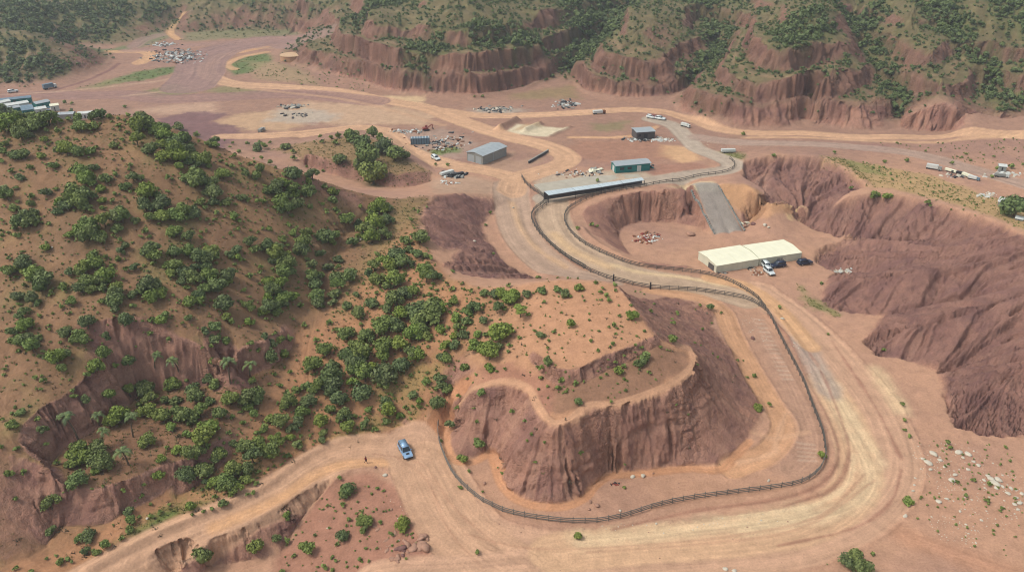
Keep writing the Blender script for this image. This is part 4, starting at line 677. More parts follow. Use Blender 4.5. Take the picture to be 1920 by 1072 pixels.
for (ox, oy, s), txt in TILES:
    v = np.array(txt.split(), float).reshape(-1, 3); v[:, 0] = ox + v[:, 0] * s; v[:, 1] = oy + v[:, 1] * s; v[:, 2] *= s; ent += [tuple(e) for e in v if e[2] > 1]
ent.sort(key=lambda e: -e[2]); keep = []
for e in ent:
    if all((e[0] - k[0]) ** 2 + (e[1] - k[1]) ** 2 > (.52 * max(k[2], e[2])) ** 2 for k in keep): keep.append(e)
ka = np.array(keep); gx, gy = hit(ka[:, 0], ka[:, 1] + .62 * ka[:, 2]); gz = hz(gx, gy); pm = pxm(gx, gy, gz)
PLANTS = [(x, y, z, e[2] / p, e) for x, y, z, p, e in zip(gx, gy, gz, pm, keep) if y < 420]
# where on the place a plant stands, by the nearest of these landmarks
MARKS = [(50,228,'in the dark belt of trees along the crest'),(190,222,'on the hill crest below the distant settlement'),(160,250,'on the bare brow of the brown hill'),(285,240,'in the thick grove on the hill shoulder'),(340,280,'in the thick grove on the hill shoulder'),(130,285,'on the upper brown slope'),(40,330,'on the upper western slope'),(165,330,'in the middle of the brown hillside'),(260,345,'under the shoulder grove'),(420,340,'on the slope below the skyline ridge'),(500,290,'along the skyline ridge'),(600,262,'on the crest of the small cut hill'),(700,300,'on the face of the small cut hill'),(540,360,'in the clump on the eastern brow'),(640,380,'at the head of the green gully'),(700,390,'at the head of the green gully'),(60,410,'on the open western slope'),(170,425,'in the broad clump on the brown hillside'),(320,400,'in the row across the hillside'),(430,410,'on the bare ledge of the hillside'),(70,510,'beside the pair of wide bushes on the western slope'),(190,520,'in the long diagonal thicket'),(300,470,'in the big dark grove'),(370,500,'in the big dark grove'),(460,470,'on the curved line of trees'),(520,500,'on the curved line of trees'),(520,560,'above the gully mouth'),(590,450,'on the near side of the gully'),(600,530,'in the gully bottom'),(660,430,'in the green strip beside the pale rocks'),(730,440,'in the green strip beside the pale rocks'),(740,490,'in the long thicket on the saddle'),(790,510,'at the end of the saddle by the dark slope'),(60,600,'on the lower western slope'),(150,630,'on the slope above the palm ravine'),(240,600,'on the slope above the palm ravine'),(400,620,'on the lip of the palm ravine'),(540,640,'on the dark bank at the gully mouth'),(120,780,'on the dark ravine wall'),(300,740,'at the foot of the ravine wall'),(180,860,'on the ravine terrace'),(370,790,'in the ravine grove'),(450,740,'in the ravine grove'),(520,700,'at the edge of the ravine and the orange slope'),(600,700,'on the orange slope'),(700,570,'in the great grove on the orange slope'),(760,620,'in the great grove on the orange slope'),(700,680,'in the lower part of the great grove'),(880,580,'on the neck of the mound'),(920,640,'on the western flank of the mound'),(830,700,'beside the path up to the mound'),(560,800,'on the orange slope above the road'),(650,780,'on the orange slope above the road'),(740,770,'on the bank above the parked car'),(440,850,'in the thicket on the road slope'),(470,910,'in the thicket on the road slope'),(250,980,'in the dry strip beside the lower road'),(100,1030,'in the dry strip beside the lower road'),(90,940,'on the rock hump at the ravine mouth'),(1080,560,'on the sandy top of the mound'),(1020,540,'on the back edge of the mound'),(1160,690,'under the scarp of the mound'),(1050,700,'under the scarp of the mound'),(1040,830,'on the cliff face of the mound'),(900,790,'on the western cliff of the mound'),(1280,600,'on the dark eastern flank of the mound'),(1400,740,'by the sandy lane round the mound'),(870,880,'between the mound and its fence'),(680,980,'on the rocky island between the roads'),(600,930,'on the rocky island between the roads'),(470,1030,'in the hollow below the road'),(560,1030,'in the hollow below the road'),(1000,1010,'on the open dirt of the track'),(1600,1050,'on the dirt below the track bend'),(1690,800,'in the weeds beyond the track'),(1560,560,'by the foot of the dark ridge'),(1650,340,'on the grassy back of the dark ridge'),(1800,330,'on the plain behind the dark ridge'),(1420,290,'at the tip of the dark ridge'),(900,430,'by the dark slope at the bend'),(1100,420,'by the rim of the sunken pit'),(150,190,'on the plain near the settlement'),(860,260,'on the plain near the grey shed')]
MK = np.array([(m[0], m[1]) for m in MARKS], float)
def zone(px, py): return MARKS[int(np.argmin(((MK[:, 0] - px) ** 2 + ((MK[:, 1] - py) * 1.3) ** 2)))][2]
PLANTS.sort(key=lambda p: -p[4][2])
trees, shrubs, rest = PLANTS[:295], PLANTS[295:590], PLANTS[590:]
def name_all(items, kind, cat):
    """a label for each plant: what sets it apart among its neighbours, else a label its look-alikes share"""
    zs = {}
    for k, p in enumerate(items): zs.setdefault(zone(p[4][0], p[4][1]), []).append(k)
    out = {}
    for z, ks in zs.items():
        left = list(ks); E = lambda k: items[k][4]
        def take(k, txt): out[k] = f'{txt} {kind} {z}'; left.remove(k)
        if len(ks) == 1: take(ks[0], 'lone green'); continue
        take(max(left, key=lambda k: E(k)[2]), 'widest green')
        if left: take(min(left, key=lambda k: E(k)[2]), 'smallest green')
        if left: take(min(left, key=lambda k: E(k)[0]), 'leftmost mid-sized green')
        if left: take(max(left, key=lambda k: E(k)[0]), 'rightmost mid-sized green')
        if left: take(min(left, key=lambda k: E(k)[1]), 'highest-standing mid-sized green')
        if left: take(max(left, key=lambda k: E(k)[1]), 'lowest-standing mid-sized green')
        if left: take(max(left, key=lambda k: E(k)[2]), 'largest green inner')
        if left: take(min(left, key=lambda k: E(k)[2]), 'smallest green inner')
        if len(left) == 1: take(left[0], 'middle green inner')
        for k in left: out[k] = f'plain round green {kind} among others {z}'
    return out, {k: f'{kind}s {z}' for z, ks in zs.items() for k in ks}
lt, gt = name_all(trees, 'tree', 'tree'); ls, gs = name_all(shrubs, 'shrub', 'shrub')
for k, (x, y, z, r, e) in enumerate(trees):
    o = bpy.data.objects.new('tree', None); COL.objects.link(o); o.empty_display_size = .2
    o.location = (x, y, z - .05); o.rotation_euler = (0, 0, random.random() * 6.28); s = r * random.uniform(1.16, 1.36); o.scale = (s, s, s * random.uniform(.85, 1.15))
    tag(o, lt[k], 'tree', gt[k])
    c = link('crown', random.choice(CROWNS), o); t_ = link('trunk', random.choice(TRUNKS), o)
    if abs(e[0] - 976) < 6 and abs(e[1] - 586) < 8: c.scale = (1, 1, .5); c.location.z = .75; t_.scale = (1, 1, 1.35); o['label'] = 'flat-topped acacia-like tree with a bare trunk on the western flank of the mound'
for k, (x, y, z, r, e) in enumerate(shrubs):
    o = link('shrub', random.choice(SHRUBS)); o.location = (x, y, z - .06); o.rotation_euler = (0, 0, random.random() * 6.28); s = r * 1.22; o.scale = (s, s, s * random.uniform(.8, 1.1)); tag(o, ls[k], 'shrub', gs[k])
# a mass of plants nobody could count: one object
def mass(name, protos, pos, rad, mat, tilt=0.):
    Vs, Fs, Ts = [], [], []; nv = 0; pos = np.asarray(pos); n = len(pos); which = rng.integers(0, len(protos), n); ang = rng.random(n) * 6.283
    for q, (v, f, t) in enumerate(protos):
        m = np.where(which == q)[0]
        if not len(m): continue
        c, s = np.cos(ang[m])[:, None], np.sin(ang[m])[:, None]; r = np.asarray(rad)[m][:, None]; zz = rng.uniform(.75, 1.15, len(m))[:, None]
        X = (v[None, :, 0] * c - v[None, :, 1] * s) * r + pos[m, 0:1]; Y = (v[None, :, 0] * s + v[None, :, 1] * c) * r + pos[m, 1:2]; Z = v[None, :, 2] * r * zz + pos[m, 2:3] - .05
        Vs.append(np.stack([X, Y, Z], -1).reshape(-1, 3)); Fs.append((f[None] + (np.arange(len(m)) * len(v))[:, None, None]).reshape(-1, 3) + nv); Ts.append(np.clip(t[None] * .75 + rng.random((len(m), 1)) * .4 - .05, 0, 1).reshape(-1)); nv += len(m) * len(v)
    o = link(name, mesh_np(name, np.concatenate(Vs), np.concatenate(Fs), mat, False, {'tone': np.concatenate(Ts)})); return o
def scatter(n, poly=None, dens_f=None, box=None):
    """random places on the ground inside an outline"""
    a = ground_line(poly) if poly is not None else None
    lo, hi = (a.min(0), a.max(0)) if a is not None else box
    x = rng.uniform(lo[0], hi[0], n); y = rng.uniform(lo[1], hi[1], n)
    ok = np.ones(n, bool)
    if a is not None:
        ins = np.zeros(n, bool)
        for k in range(len(a)):
            (x0, y0), (x1, y1) = a[k], a[(k + 1) % len(a)]; c = (y0 > y) != (y1 > y); ins ^= c & (x < (x1 - x0) * (y - y0) / (y1 - y0 + 1e-12) + x0)
        ok &= ins
    i, j = toij(x, y); ok &= (i > 1) & (i < NU - 2) & (j > 1) & (j < NV - 2); x, y, i, j = x[ok], y[ok], i[ok], j[ok]
    if dens_f is not None: k = rng.random(len(x)) < bil(dens_f, i, j); x, y, i, j = x[k], y[k], i[k], j[k]
    return np.stack([x, y, bil(H, i, j)], 1)
FARBUSH = [crown_np(700 + k, 3, 34, .34, .9, True) for k in range(5)]
# the wooded folds between the far hills
DENSE = [[(1040,0),(1215,-20),(1150,60),(1095,112),(1068,138),(1050,112),(1078,60)],[(1275,0),(1330,0),(1385,55),(1368,88),(1330,120),(1293,160),(1275,160),(1325,95),(1320,45)],[(1555,0),(1650,0),(1650,60),(1692,140),(1700,225),(1670,175),(1640,110),(1600,60)],[(1720,0),(1790,0),(1815,60),(1880,125),(1918,205),(1890,215),(1840,150),(1790,100),(1745,50)],[(1850,0),(1920,0),(1920,60),(1880,40)],[(0,2),(250,2),(240,40),(200,74),(150,74),(60,62),(0,55)],[(280,2),(330,2),(300,35),(270,45)],[(430,2),(640,2),(600,12),(480,10)],[(760,98),(815,52),(850,80),(790,132)],[(640,40),(700,2),(760,2),(680,45)],[(860,50),(1000,60),(1040,110),(960,90),(900,90)],[(1440,60),(1540,20),(1560,60),(1480,100)],[(0,80),(60,80),(120,130),(60,160),(0,160)]]
DM = np.zeros((NV, NU), np.float32)
for p in DENSE: DM = np.maximum(DM, cover(p, None, 6, 5))
conc = blur(BASEH, 60) - blur(BASEH, 8); cv = sstep(.0, .8, conc)
rocky = sstep(.55, .8, sl)
dn = FARH * (np.clip(.40 + .35 * sstep(-.3, .4, n2) + 1.2 * cv + DM * 1.6, 0, 1)) * (1 - .85 * rocky * (1 - DM)) * (GY < 760)
fb = scatter(150000, box=((-520, 315), (620, 760)), dens_f=dn)
fi, fj = toij(fb[:, 0], fb[:, 1]); dmv = bil(DM, fi, fj)
keepm = rng.random(len(fb)) < np.where(dmv > .4, 1.0, .62) ; keepm &= (fb[:, 0] > -70) | (rng.random(len(fb)) < .55); fb = fb[keepm]; dmv = dmv[keepm]
fr = rng.uniform(.6, 1.35, len(fb)) * (1 + .9 * dmv) * np.where(rng.random(len(fb)) < .10, 1.5, 1.0)
tag(mass('scrub', FARBUSH, fb, fr * .86, M_SCRUB), kind='stuff')
def splat(x, y, wgt, n):
    i, j = toij(np.asarray(x), np.asarray(y)); i = np.clip(np.round(i), 0, NU - 1).astype(int); j = np.clip(np.round(j), 0, NV - 1).astype(int)
    return blur(np.bincount(j * NU + i, wgt, minlength=NU * NV).reshape(NV, NU).astype(np.float32), n)
pa = np.array([(x, y, r) for x, y, z, r, e in PLANTS])
under = np.clip(splat(pa[:, 0], pa[:, 1], pa[:, 2] ** 2 * 9, 90), 0, 1) * (1 - RM * .8) * (1 - flat); mix(C(112,108,62), under * .62)      # grass grows where the shrubs stand
far_under = np.clip(splat(fb[:, 0], fb[:, 1], fr ** 2 * 5, 14), 0, 1) * FARH; mix(C(92,98,56), far_under * .55)
build_ground()
# smaller dots of scrub on the near slopes and the plain
sp = [scatter(2200, [(0,240),(230,225),(450,300),(640,360),(560,600),(420,640),(300,610),(150,710),(0,800)]), scatter(2600, [(640,560),(520,760),(330,900),(420,940),(560,860),(790,795),(860,700),(935,560),(830,520),(780,420)]), scatter(230, [(900,560),(1080,530),(1200,600),(1290,690),(1150,755),(1040,770),(930,720)]), scatter(500, [(1580,290),(1700,325),(1860,370),(2000,420),(1920,432),(1700,360)]), scatter(420, [(1600,262),(2000,262),(2000,345),(1800,305)]), scatter(150, [(560,940),(640,900),(740,920),(790,1030),(600,1090),(520,1050)]), scatter(250, [(1690,820),(1900,830),(1960,1060),(1720,1000)]), scatter(160, [(820,930),(1000,1000),(1500,960),(1560,1060),(1000,1060)]), scatter(300, [(460,130),(640,110),(720,170),(560,180)]), scatter(260, [(0,80),(100,90),(200,120),(60,165),(-60,165)])]
sp = np.concatenate(sp); si, sj = toij(sp[:, 0], sp[:, 1]); okr = bil(flat, si, sj) < .25; sp = sp[okr]
rs = rng.uniform(.16, .42, len(sp)) * (1 + .0012 * (sp[:, 1] - 150).clip(0)) * np.where(rng.random(len(sp)) < .15, 1.8, 1)
rest_p = np.array([(x, y, z) for x, y, z, r, e in rest]).reshape(-1, 3); rest_r = np.array([r for x, y, z, r, e in rest])
tag(mass('undergrowth', FARBUSH, np.concatenate([sp, rest_p]), np.concatenate([rs, rest_r]), M_LEAF), kind='stuff')
# grass tufts
def tuft_np(seed, n=9):
    g = np.random.default_rng(seed); a = g.random(n) * 6.283; r = g.random(n) * .7; p = np.stack([np.cos(a) * r, np.sin(a) * r, np.zeros(n)], 1); d = np.stack([np.cos(a + 1), np.sin(a + 1), np.zeros(n)], 1) * .22
    tip = p * 1.5 + g.normal(size=(n, 3)) * .12; tip[:, 2] = g.uniform(.35, .8, n); V = np.stack([p - d, p + d, tip], 1).reshape(-1, 3); return V, np.arange(3 * n).reshape(-1, 3), np.repeat(g.random(n), 3)
TUFTS = [tuft_np(900 + k) for k in range(6)]
gd = np.clip(GRASS, 0, 1); near = GY < 330
g1 = scatter(150000, box=((-110, 100), (120, 300)), dens_f=gd * near); g2 = scatter(9000, box=((-260, 360), (0, 560)), dens_f=gd); g3 = scatter(9000, box=((60, 200), (170, 300)), dens_f=gd)
g5 = scatter(16000, box=((-110, 100), (60, 240)), dens_f=under * .8)
g4 = scatter(9000, box=((-110, 100), (60, 230)), dens_f=(mLH * .45 + mMO * .12) * (1 - RM))
gp = np.concatenate([g1, g2, g3, g4, g5]); gi, gj = toij(gp[:, 0], gp[:, 1]); gp = gp[bil(flat, gi, gj) < .3]
tag(mass('grass', TUFTS, gp, rng.uniform(.25, .6, len(gp)) * np.where(gp[:, 1] > 340, 1.6, 1), M_GRASS), kind='stuff')
dry = scatter(2600, box=((-110, 100), (60, 230)), dens_f=mLH * (1 - RM) * .8 + mMO * .2)
tag(mass('dry_undergrowth', TUFTS, dry, rng.uniform(.3, .75, len(dry)), M_DRY), kind='stuff')
# palms
def palm():
    g = np.random.default_rng(int(random.random() * 1e6)); Hh = g.uniform(4.5, 6.5); lean = g.normal(size=2) * .12; V, F = [], []
    th = np.linspace(0, 6.283, 9)[:-1]; S = 9
    for k in range(S):
        t = k / (S - 1); r = (.24 - .10 * t) * (1.05 if k % 2 else .95); V += [(lean[0] * t * t * Hh + math.cos(a) * r, lean[1] * t * t * Hh + math.sin(a) * r, t * Hh - .4 * (k == 0)) for a in th]
    for k in range(S - 1):
        for i in range(8): F.append((k * 8 + i, k * 8 + (i + 1) % 8, k * 8 + 8 + (i + 1) % 8, k * 8 + 8 + i))
    tr = mesh_np('trunk', np.array(V), np.array(F), M_BARK); top = np.array((lean[0] * Hh, lean[1] * Hh, Hh - .05)); fr = []
    for k in range(20):
        a = k * 2.4 + g.random() * .3; el = g.uniform(-.1, 1.1); Ln = g.uniform(2.0, 2.7); V, F, T = [], [], []; n = 12; pts = []
        for q in range(n + 1):
            t = q / n; rr = Ln * (math.sin(min(t * 1.35, 1.5)) * math.cos(el) * .95 + .02); zz = Ln * (t * math.sin(el) + .25 * t - .85 * t * t); pts.append(np.array((math.cos(a) * rr, math.sin(a) * rr, zz)) + top)
        side = np.array((-math.sin(a), math.cos(a), 0))
        for q in range(n):
            p, p2 = pts[q], pts[q + 1]; wd = .62 * math.sin(math.pi * (q + .8) / (n + 1)) + .05; dn_ = np.array((0, 0, -.28 * wd))
            for sg in (1, -1):
                b = len(V); tip = (p + p2) / 2 + side * sg * wd + dn_ + (p2 - p) * .8; V += [p, p2, tip]; F.append((b, b + 1, b + 2)); T += [g.random()] * 3
        fr.append(mesh_np('frond', np.array(V), np.array(F), M_PALM, False, {'tone': np.array(T)}))
    return tr, fr
PLAB = ['pale palm hanging over the ravine headwall beside a wide bush', 'tall pale palm standing clear under the headwall', 'green palm on the gully side of the headwall', 'big drooping palm against the western ravine wall', 'slender palm in the shaded corner of the ravine', 'short dark palm at the foot of the western ravine wall', 'yellow-green palm in the open middle of the ravine terrace', 'palm leaning out of the big bush on the terrace', 'pale palm beside the bush at the top of the headwall']
PROT = [palm() for _ in range(4)]
for k, (px, py) in enumerate([(290,662),(432,692),(469,680),(146,797),(186,770),(194,812),(241,845),(250,793),(334,668)]):
    x, y = hit(px, py + 26); x, y = float(x[0]), float(y[0]); o = bpy.data.objects.new('palm_tree', None); COL.objects.link(o); o.location = (x, y, hz1(x, y) - .1); o.rotation_euler = (0, 0, k * 1.3); s = (.6, .8, .75, .85, .6, .6, .8, .7, .65)[k]; o.scale = (s, s, s)
    tag(o, PLAB[k], 'palm tree', 'palms in the ravine'); tr, fr = PROT[k % 4]; link('trunk', tr, o)
    for f in fr: link('frond', f, o)
# ---------------------------------------------------------------- things
def solid(name, verts, faces, mat, parent=None, smooth=False, bevel=0):
    bm = bmesh.new(); vs = [bm.verts.new(v) for v in verts]
    for f in faces: bm.faces.new([vs[i] for i in f])
    bmesh.ops.recalc_face_normals(bm, faces=bm.faces)
    if bevel: bmesh.ops.bevel(bm, geom=list(bm.edges), offset=bevel, segments=2, profile=.6, affect='EDGES')
    me = bpy.data.meshes.new(name); bm.to_mesh(me); bm.free(); me.materials.append(mat)
    if smooth: me.polygons.foreach_set('use_smooth', np.ones(len(me.polygons), bool))
    return link(name, me, parent)
class MB:
    """collects boxes, bars and tubes into one mesh"""
    def __init__(s): s.bm = bmesh.new()
    def box(s, c, d, rz=0, ry=0, rx=0, taper=1.0, bevel=0):
        r = bmesh.ops.create_cube(s.bm, size=1.0); vs = r['verts']
        for v in vs:
            if v.co.z > 0: v.co.x *= taper; v.co.y *= taper
        if bevel:
            es = list({e for v in vs for e in v.link_edges}); M0 = Matrix.Diagonal((*d, 1)); bmesh.ops.transform(s.bm, matrix=M0, verts=vs)
            g = bmesh.ops.bevel(s.bm, geom=es, offset=bevel, segments=2, affect='EDGES'); vs = list({v for f in g['faces'] for v in f.verts} | {v for v in vs if v.is_valid})
            M = Matrix.Translation(c) @ Matrix.Rotation(rz, 4, 'Z') @ Matrix.Rotation(ry, 4, 'Y') @ Matrix.Rotation(rx, 4, 'X')
        else: M = Matrix.Translation(c) @ Matrix.Rotation(rz, 4, 'Z') @ Matrix.Rotation(ry, 4, 'Y') @ Matrix.Rotation(rx, 4, 'X') @ Matrix.Diagonal((*d, 1))
        bmesh.ops.transform(s.bm, matrix=M, verts=vs); return s
    def tube(s, p, q, r0, r1=None, n=10):
        p, q = Vector(p), Vector(q); d = q - p; r = bmesh.ops.create_cone(s.bm, cap_ends=True, segments=n, radius1=r0, radius2=r0 if r1 is None else r1, depth=d.length)
        bmesh.ops.transform(s.bm, matrix=Matrix.Translation((p + q) / 2) @ d.to_track_quat('Z', 'Y').to_matrix().to_4x4(), verts=r['verts']); return s
    def poly(s, vs, fs):
        v = [s.bm.verts.new(x) for x in vs]
        for f in fs: s.bm.faces.new([v[i] for i in f])
        return s
    def build(s, name, mat, parent=None, smooth=False):
        bmesh.ops.recalc_face_normals(s.bm, faces=s.bm.faces); me = bpy.data.meshes.new(name); s.bm.to_mesh(me); s.bm.free(); me.materials.append(mat)
        if smooth: me.polygons.foreach_set('use_smooth', np.ones(len(me.polygons), bool))
        return link(name, me, parent)
def thing(name, label, cat, loc, rz=0, group=None):
    o = bpy.data.objects.new(name, None); COL.objects.link(o); o.location = loc; o.rotation_euler = (0, 0, rz); o.empty_display_size = .3; return tag(o, label, cat, group)
def at(px, py):
    x, y = hit(px, py); return float(x[0]), float(y[0]), hz1(x[0], y[0])
def copy_tree(o, parent=None):
    c = o.copy(); COL.objects.link(c)
    if parent: c.parent = parent
    for ch in list(o.children): copy_tree(ch, c)
    return c
M_CREAM = plain('cream_sheet', C(238,227,200), .7, 0, .3, .05, .3); M_CREAMW = plain('cream_wall', C(214,204,182), .75, 0, .3, .08, .4)
M_GREYR = plain('grey_roof_sheet', C(172,174,176), .5, .2, .4, .08, .5); M_GREYW = plain('grey_wall_sheet', C(150,146,140), .7, .1, .3, .10, .6)
M_DARKW = plain('dark_wall_sheet', C(88,80,78), .8, 0, .3, .12, .6); M_TEAL = plain('teal_paint', C(22,116,112), .6, 0, .4, .10, .8)
M_WHITE = plain('white_paint', C(208,204,198), .55, 0, .4, .06, .8); M_BLUEG = plain('blue_grey_paint', C(104,124,138), .6, 0, .4, .12, .8)
M_DARK = plain('dark_metal', C(48,46,48), .6, .2, .4, .2, 2.); M_FENCE = plain('dark_wood', C(96,88,82), .9, 0, .2, .2, 1.5); M_WOOD = plain('weathered_wood', C(120,110,102), .9, 0, .2, .2, 1.5) if 1 else plain('weathered_wood', C(104,94,86), .9, 0, .2, .2, 1.5); M_CONC = plain('concrete', C(178,164,148), .9, 0, .2, .10, .4)
M_RED = plain('red_paint', C(142,62,52), .6, 0, .3, .2, 1.); M_RUST = plain('rusty_metal', C(140,92,66), .85, .1, .2, .25, 1.5)
M_GLASS = plain('window_glass', (.02, .028, .036), .12, 0, .6, .05); M_TYRE = plain('tyre_rubber', (.02, .02, .02), .9); M_RIM = plain('wheel_metal', (.38, .38, .4), .35, .8, .5, .1)
M_LAMP = plain('lamp_glass', (.8, .8, .78), .2, 0, .6, .02); M_PALE = plain('pale_stone', C(202,186,168), .9, 0, .2, .15, 1.2); M_STONE = plain('red_stone', C(168,126,106), .92, 0, .2, .2, 1.5); M_DSTONE = plain('dark_red_stone', C(124,88,82), .92, 0, .2, .2, 1.5)
M_PANEL = plain('grey_blue_panel', C(190,196,200), .6, 0, .3, .06, .4)

def building(name, label, cat, cor, h, wallm, roofm, ridge=.5, doors=(), windows=(), over=.25, zb=None, doorm=None, group=None, slope=0):
    """four ground corners given by where the eaves are seen; doors and windows: (side, from, to, bottom, top)"""
    z0 = zb if zb is not None else None
    pts = np.array([W(px, py, (z0 if z0 is not None else 9.) + h) for px, py in cor]); 
    zg = hz(pts[:, 0], pts[:, 1]); z0 = float(np.mean(zg)) if zb is None else zb
    pts = np.array([W(px, py, z0 + h) for px, py in cor]); c = pts.mean(0); d = pts[1] - pts[0]; rz = math.atan2(d[1], d[0])
    # square it up
    u = np.array((math.cos(rz), math.sin(rz))); v = np.array((-u[1], u[0])); L_ = (abs((pts[1] - pts[0]) @ u) + abs((pts[2] - pts[3]) @ u)) / 2; Wd = (abs((pts[2] - pts[1]) @ v) + abs((pts[3] - pts[0]) @ v)) / 2
    o = thing(name, label, cat, (c[0], c[1], z0), rz, group); a, b = L_ / 2, Wd / 2
    V = [(-a, -b, -1.2), (a, -b, -1.2), (a, b, -1.2), (-a, b, -1.2), (-a, -b, h), (a, -b, h), (a, b, h), (-a, b, h), (-a, 0, h + ridge * .96), (a, 0, h + ridge * .96)]
    solid('wall', V, [(0, 1, 5, 4), (2, 3, 7, 6), (1, 2, 6, 9, 5), (3, 0, 4, 8, 7)], wallm, o)
    e = over; A, B = a + e, b + e; k = ridge * e / max(b, .1); t = .10
    V = [(-A, -B, h - k + .02), (A, -B, h - k + .02), (A, 0, h + ridge + .02), (-A, 0, h + ridge + .02), (A, B, h - k + .02), (-A, B, h - k + .02)]; V = V + [(x, y, z + t) for x, y, z in V]
    rf = solid('roof', V, [(0, 1, 2, 3), (3, 2, 4, 5), (9, 8, 7, 6), (11, 10, 8, 9), (0, 6, 7, 1), (4, 10, 11, 5), (1, 7, 8, 2), (2, 8, 10, 4), (0, 3, 9, 6), (3, 5, 11, 9)], roofm, o)
    n = max(3, int(L_ / 2.2)); m = MB()
    for q in range(n + 1):
        x = -A + .06 + (2 * A - .12) * q / n
        for sg in (1, -1):
            ln = math.hypot(B, ridge + k); m.box((x, sg * B / 2, h + (ridge - k) / 2 + t + .05), (.06, ln * .99, .05), 0, 0, -sg * math.atan2(ridge + k, B))
    m.build('seam', roofm, rf)
    def on(side, f0, f1, zz0, zz1, mat, nm, th=.05):
        if side in (0, 2):
            sg = -1 if side == 0 else 1; x0, x1 = -a + f0 * 2 * a, -a + f1 * 2 * a; return MB().box(((x0 + x1) / 2, sg * (b + th / 2 + .01), (zz0 + zz1) / 2), (x1 - x0, th, zz1 - zz0)).build(nm, mat, o)
        sg = 1 if side == 1 else -1; y0, y1 = -b + f0 * 2 * b, -b + f1 * 2 * b; return MB().box((sg * (a + th / 2 + .01), (y0 + y1) / 2, (zz0 + zz1) / 2), (th, y1 - y0, zz1 - zz0)).build(nm, mat, o)
    for (s_, f0, f1, z_, zt) in doors: on(s_, f0, f1, z_, zt, doorm or wallm, 'door')
    for (s_, f0, f1, z_, zt) in windows: on(s_, f0, f1, z_, zt, M_GLASS, 'window')
    return o, a, b
o, a, b = building('warehouse', 'wide cream flat-topped warehouse beside the track, western one of the adjoining pair', 'warehouse', [(1346,498.5),(1423,485.5),(1388,461),(1307,472)], 3.0, M_CREAMW, M_CREAM, .45, [(3, .12, .42, .05, 2.5)], [], .12, 0.0, M_DARKW)
m = MB()
for k in range(9): m.box((-a + a * 2 * k / 8, -b - .04, 1.45), (.10, .08, 2.9))
m.build('wall_post', M_CREAMW, o)
o, a, b = building('warehouse', 'cream flat-topped warehouse of the adjoining pair, nearest the parked dark cars', 'warehouse', [(1427,485),(1505,473.5),(1467,450.5),(1390,460.5)], 3.0, M_CREAMW, M_CREAM, .45, [(0, .42, .55, .05, 2.3)], [], .12, 0.0, M_GREYW)
m = MB()
for k in range(9): m.box((-a + a * 2 * k / 8, -b - .04, 1.45), (.10, .08, 2.9))
m.build('wall_post', M_CREAMW, o)
building('storage_shed', 'long pale grey metal shed with a low gabled roof by the dirt road fork', 'shed', [(907,292),(952,274),(916,268),(875.5,286.5)], 3.4, M_GREYW, M_GREYR, .7, [(3, .08, .44, .05, 2.8), (3, .56, .92, .05, 2.8), (0, .42, .44, .1, 3.2)], [], .3, None, M_GREYR)
building('utility_building', 'square dark brown building with a pale grey flat roof', 'building', [(1196,248.5),(1228,246.5),(1219,238.5),(1183,240.5)], 3.0, M_DARKW, M_GREYR, .2, [(0, .4, .6, .05, 2.2)], [(0, .1, .25, 1.2, 2.2)], .3, None, M_DARK)
building('workshop', 'teal green workshop with a grey roof and cluttered east end', 'workshop', [(1157,311),(1219.5,305.5),(1209,297.5),(1145,303.5)], 2.8, M_TEAL, M_GREYR, .4, [(0, .62, .74, .05, 2.2), (3, .3, .7, .05, 2.2)], [(0, .12, .24, 1.1, 2.0), (0, .34, .46, 1.1, 2.0)], .4, None, M_WHITE)
# long canopy of four panels on its pad
pz = 9.2
pad = [W(px, py, pz + .12) for px, py in ((1001,346),(1022,364),(1210,336),(1196,326),(1100,331))]
solid('concrete_pad', [(*p, pz - 1) for p in pad] + [(*p, pz + .14) for p in pad], [(4, 3, 2, 1, 0), (5, 6, 7, 8, 9)] + [(k, (k + 1) % 5, 5 + (k + 1) % 5, 5 + k) for k in range(5)], M_CONC); tag(bpy.data.objects['concrete_pad'], 'pale concrete pad behind the long panel canopy', 'pad')
fl = [W(px, py, pz + 1.9) for px, py in ((1028.6,367),(1080,358.5),(1128,351.5),(1169,344.8),(1208.5,338.5))]; bl = [W(px, py, pz + 2.3) for px, py in ((1020,359.5),(1071,352.5),(1119,345.8),(1162,339.5),(1204,333.3))]
can = thing('canopy', 'long low canopy of four grey-blue roof panels along the track', 'canopy', (*fl[0], pz))
X0 = np.array((*fl[0], pz))
for k in range(4):
    q = [np.array((*fl[k], pz + 1.9)), np.array((*fl[k + 1], pz + 1.9)), np.array((*bl[k + 1], pz + 2.3)), np.array((*bl[k], pz + 2.3))]; cen = sum(q) / 4; q = [cen + (p - cen) * .975 - X0 for p in q]
    pn = solid('panel', q + [p + (0, 0, .16) for p in q], [(3, 2, 1, 0), (4, 5, 6, 7)] + [(i, (i + 1) % 4, 4 + (i + 1) % 4, 4 + i) for i in range(4)], M_PANEL, can)
    m = MB(); 
    for i in range(1, 5):
        p = q[0] + (q[1] - q[0]) * i / 5 + (0, 0, .19); r = q[3] + (q[2] - q[3]) * i / 5 + (0, 0, .19); m.tube(p, r, .04, n=5)
    m.build('rib', M_GREYR, pn)
for k in range(5):
    for p, h in ((fl[k], 1.85), (bl[k], 2.25)):
        c = np.array((*p, 0)) - (*X0[:2], 0); MB().tube((c[0], c[1], -.6), (c[0], c[1], h), .09).build('post', M_DARK, can)
p0, p1 = np.array((*bl[0], 0)) - (*X0[:2], 0), np.array((*bl[4], 0)) - (*X0[:2], 0); n = np.array((-(p1 - p0)[1], (p1 - p0)[0], 0)); n /= np.linalg.norm(n)
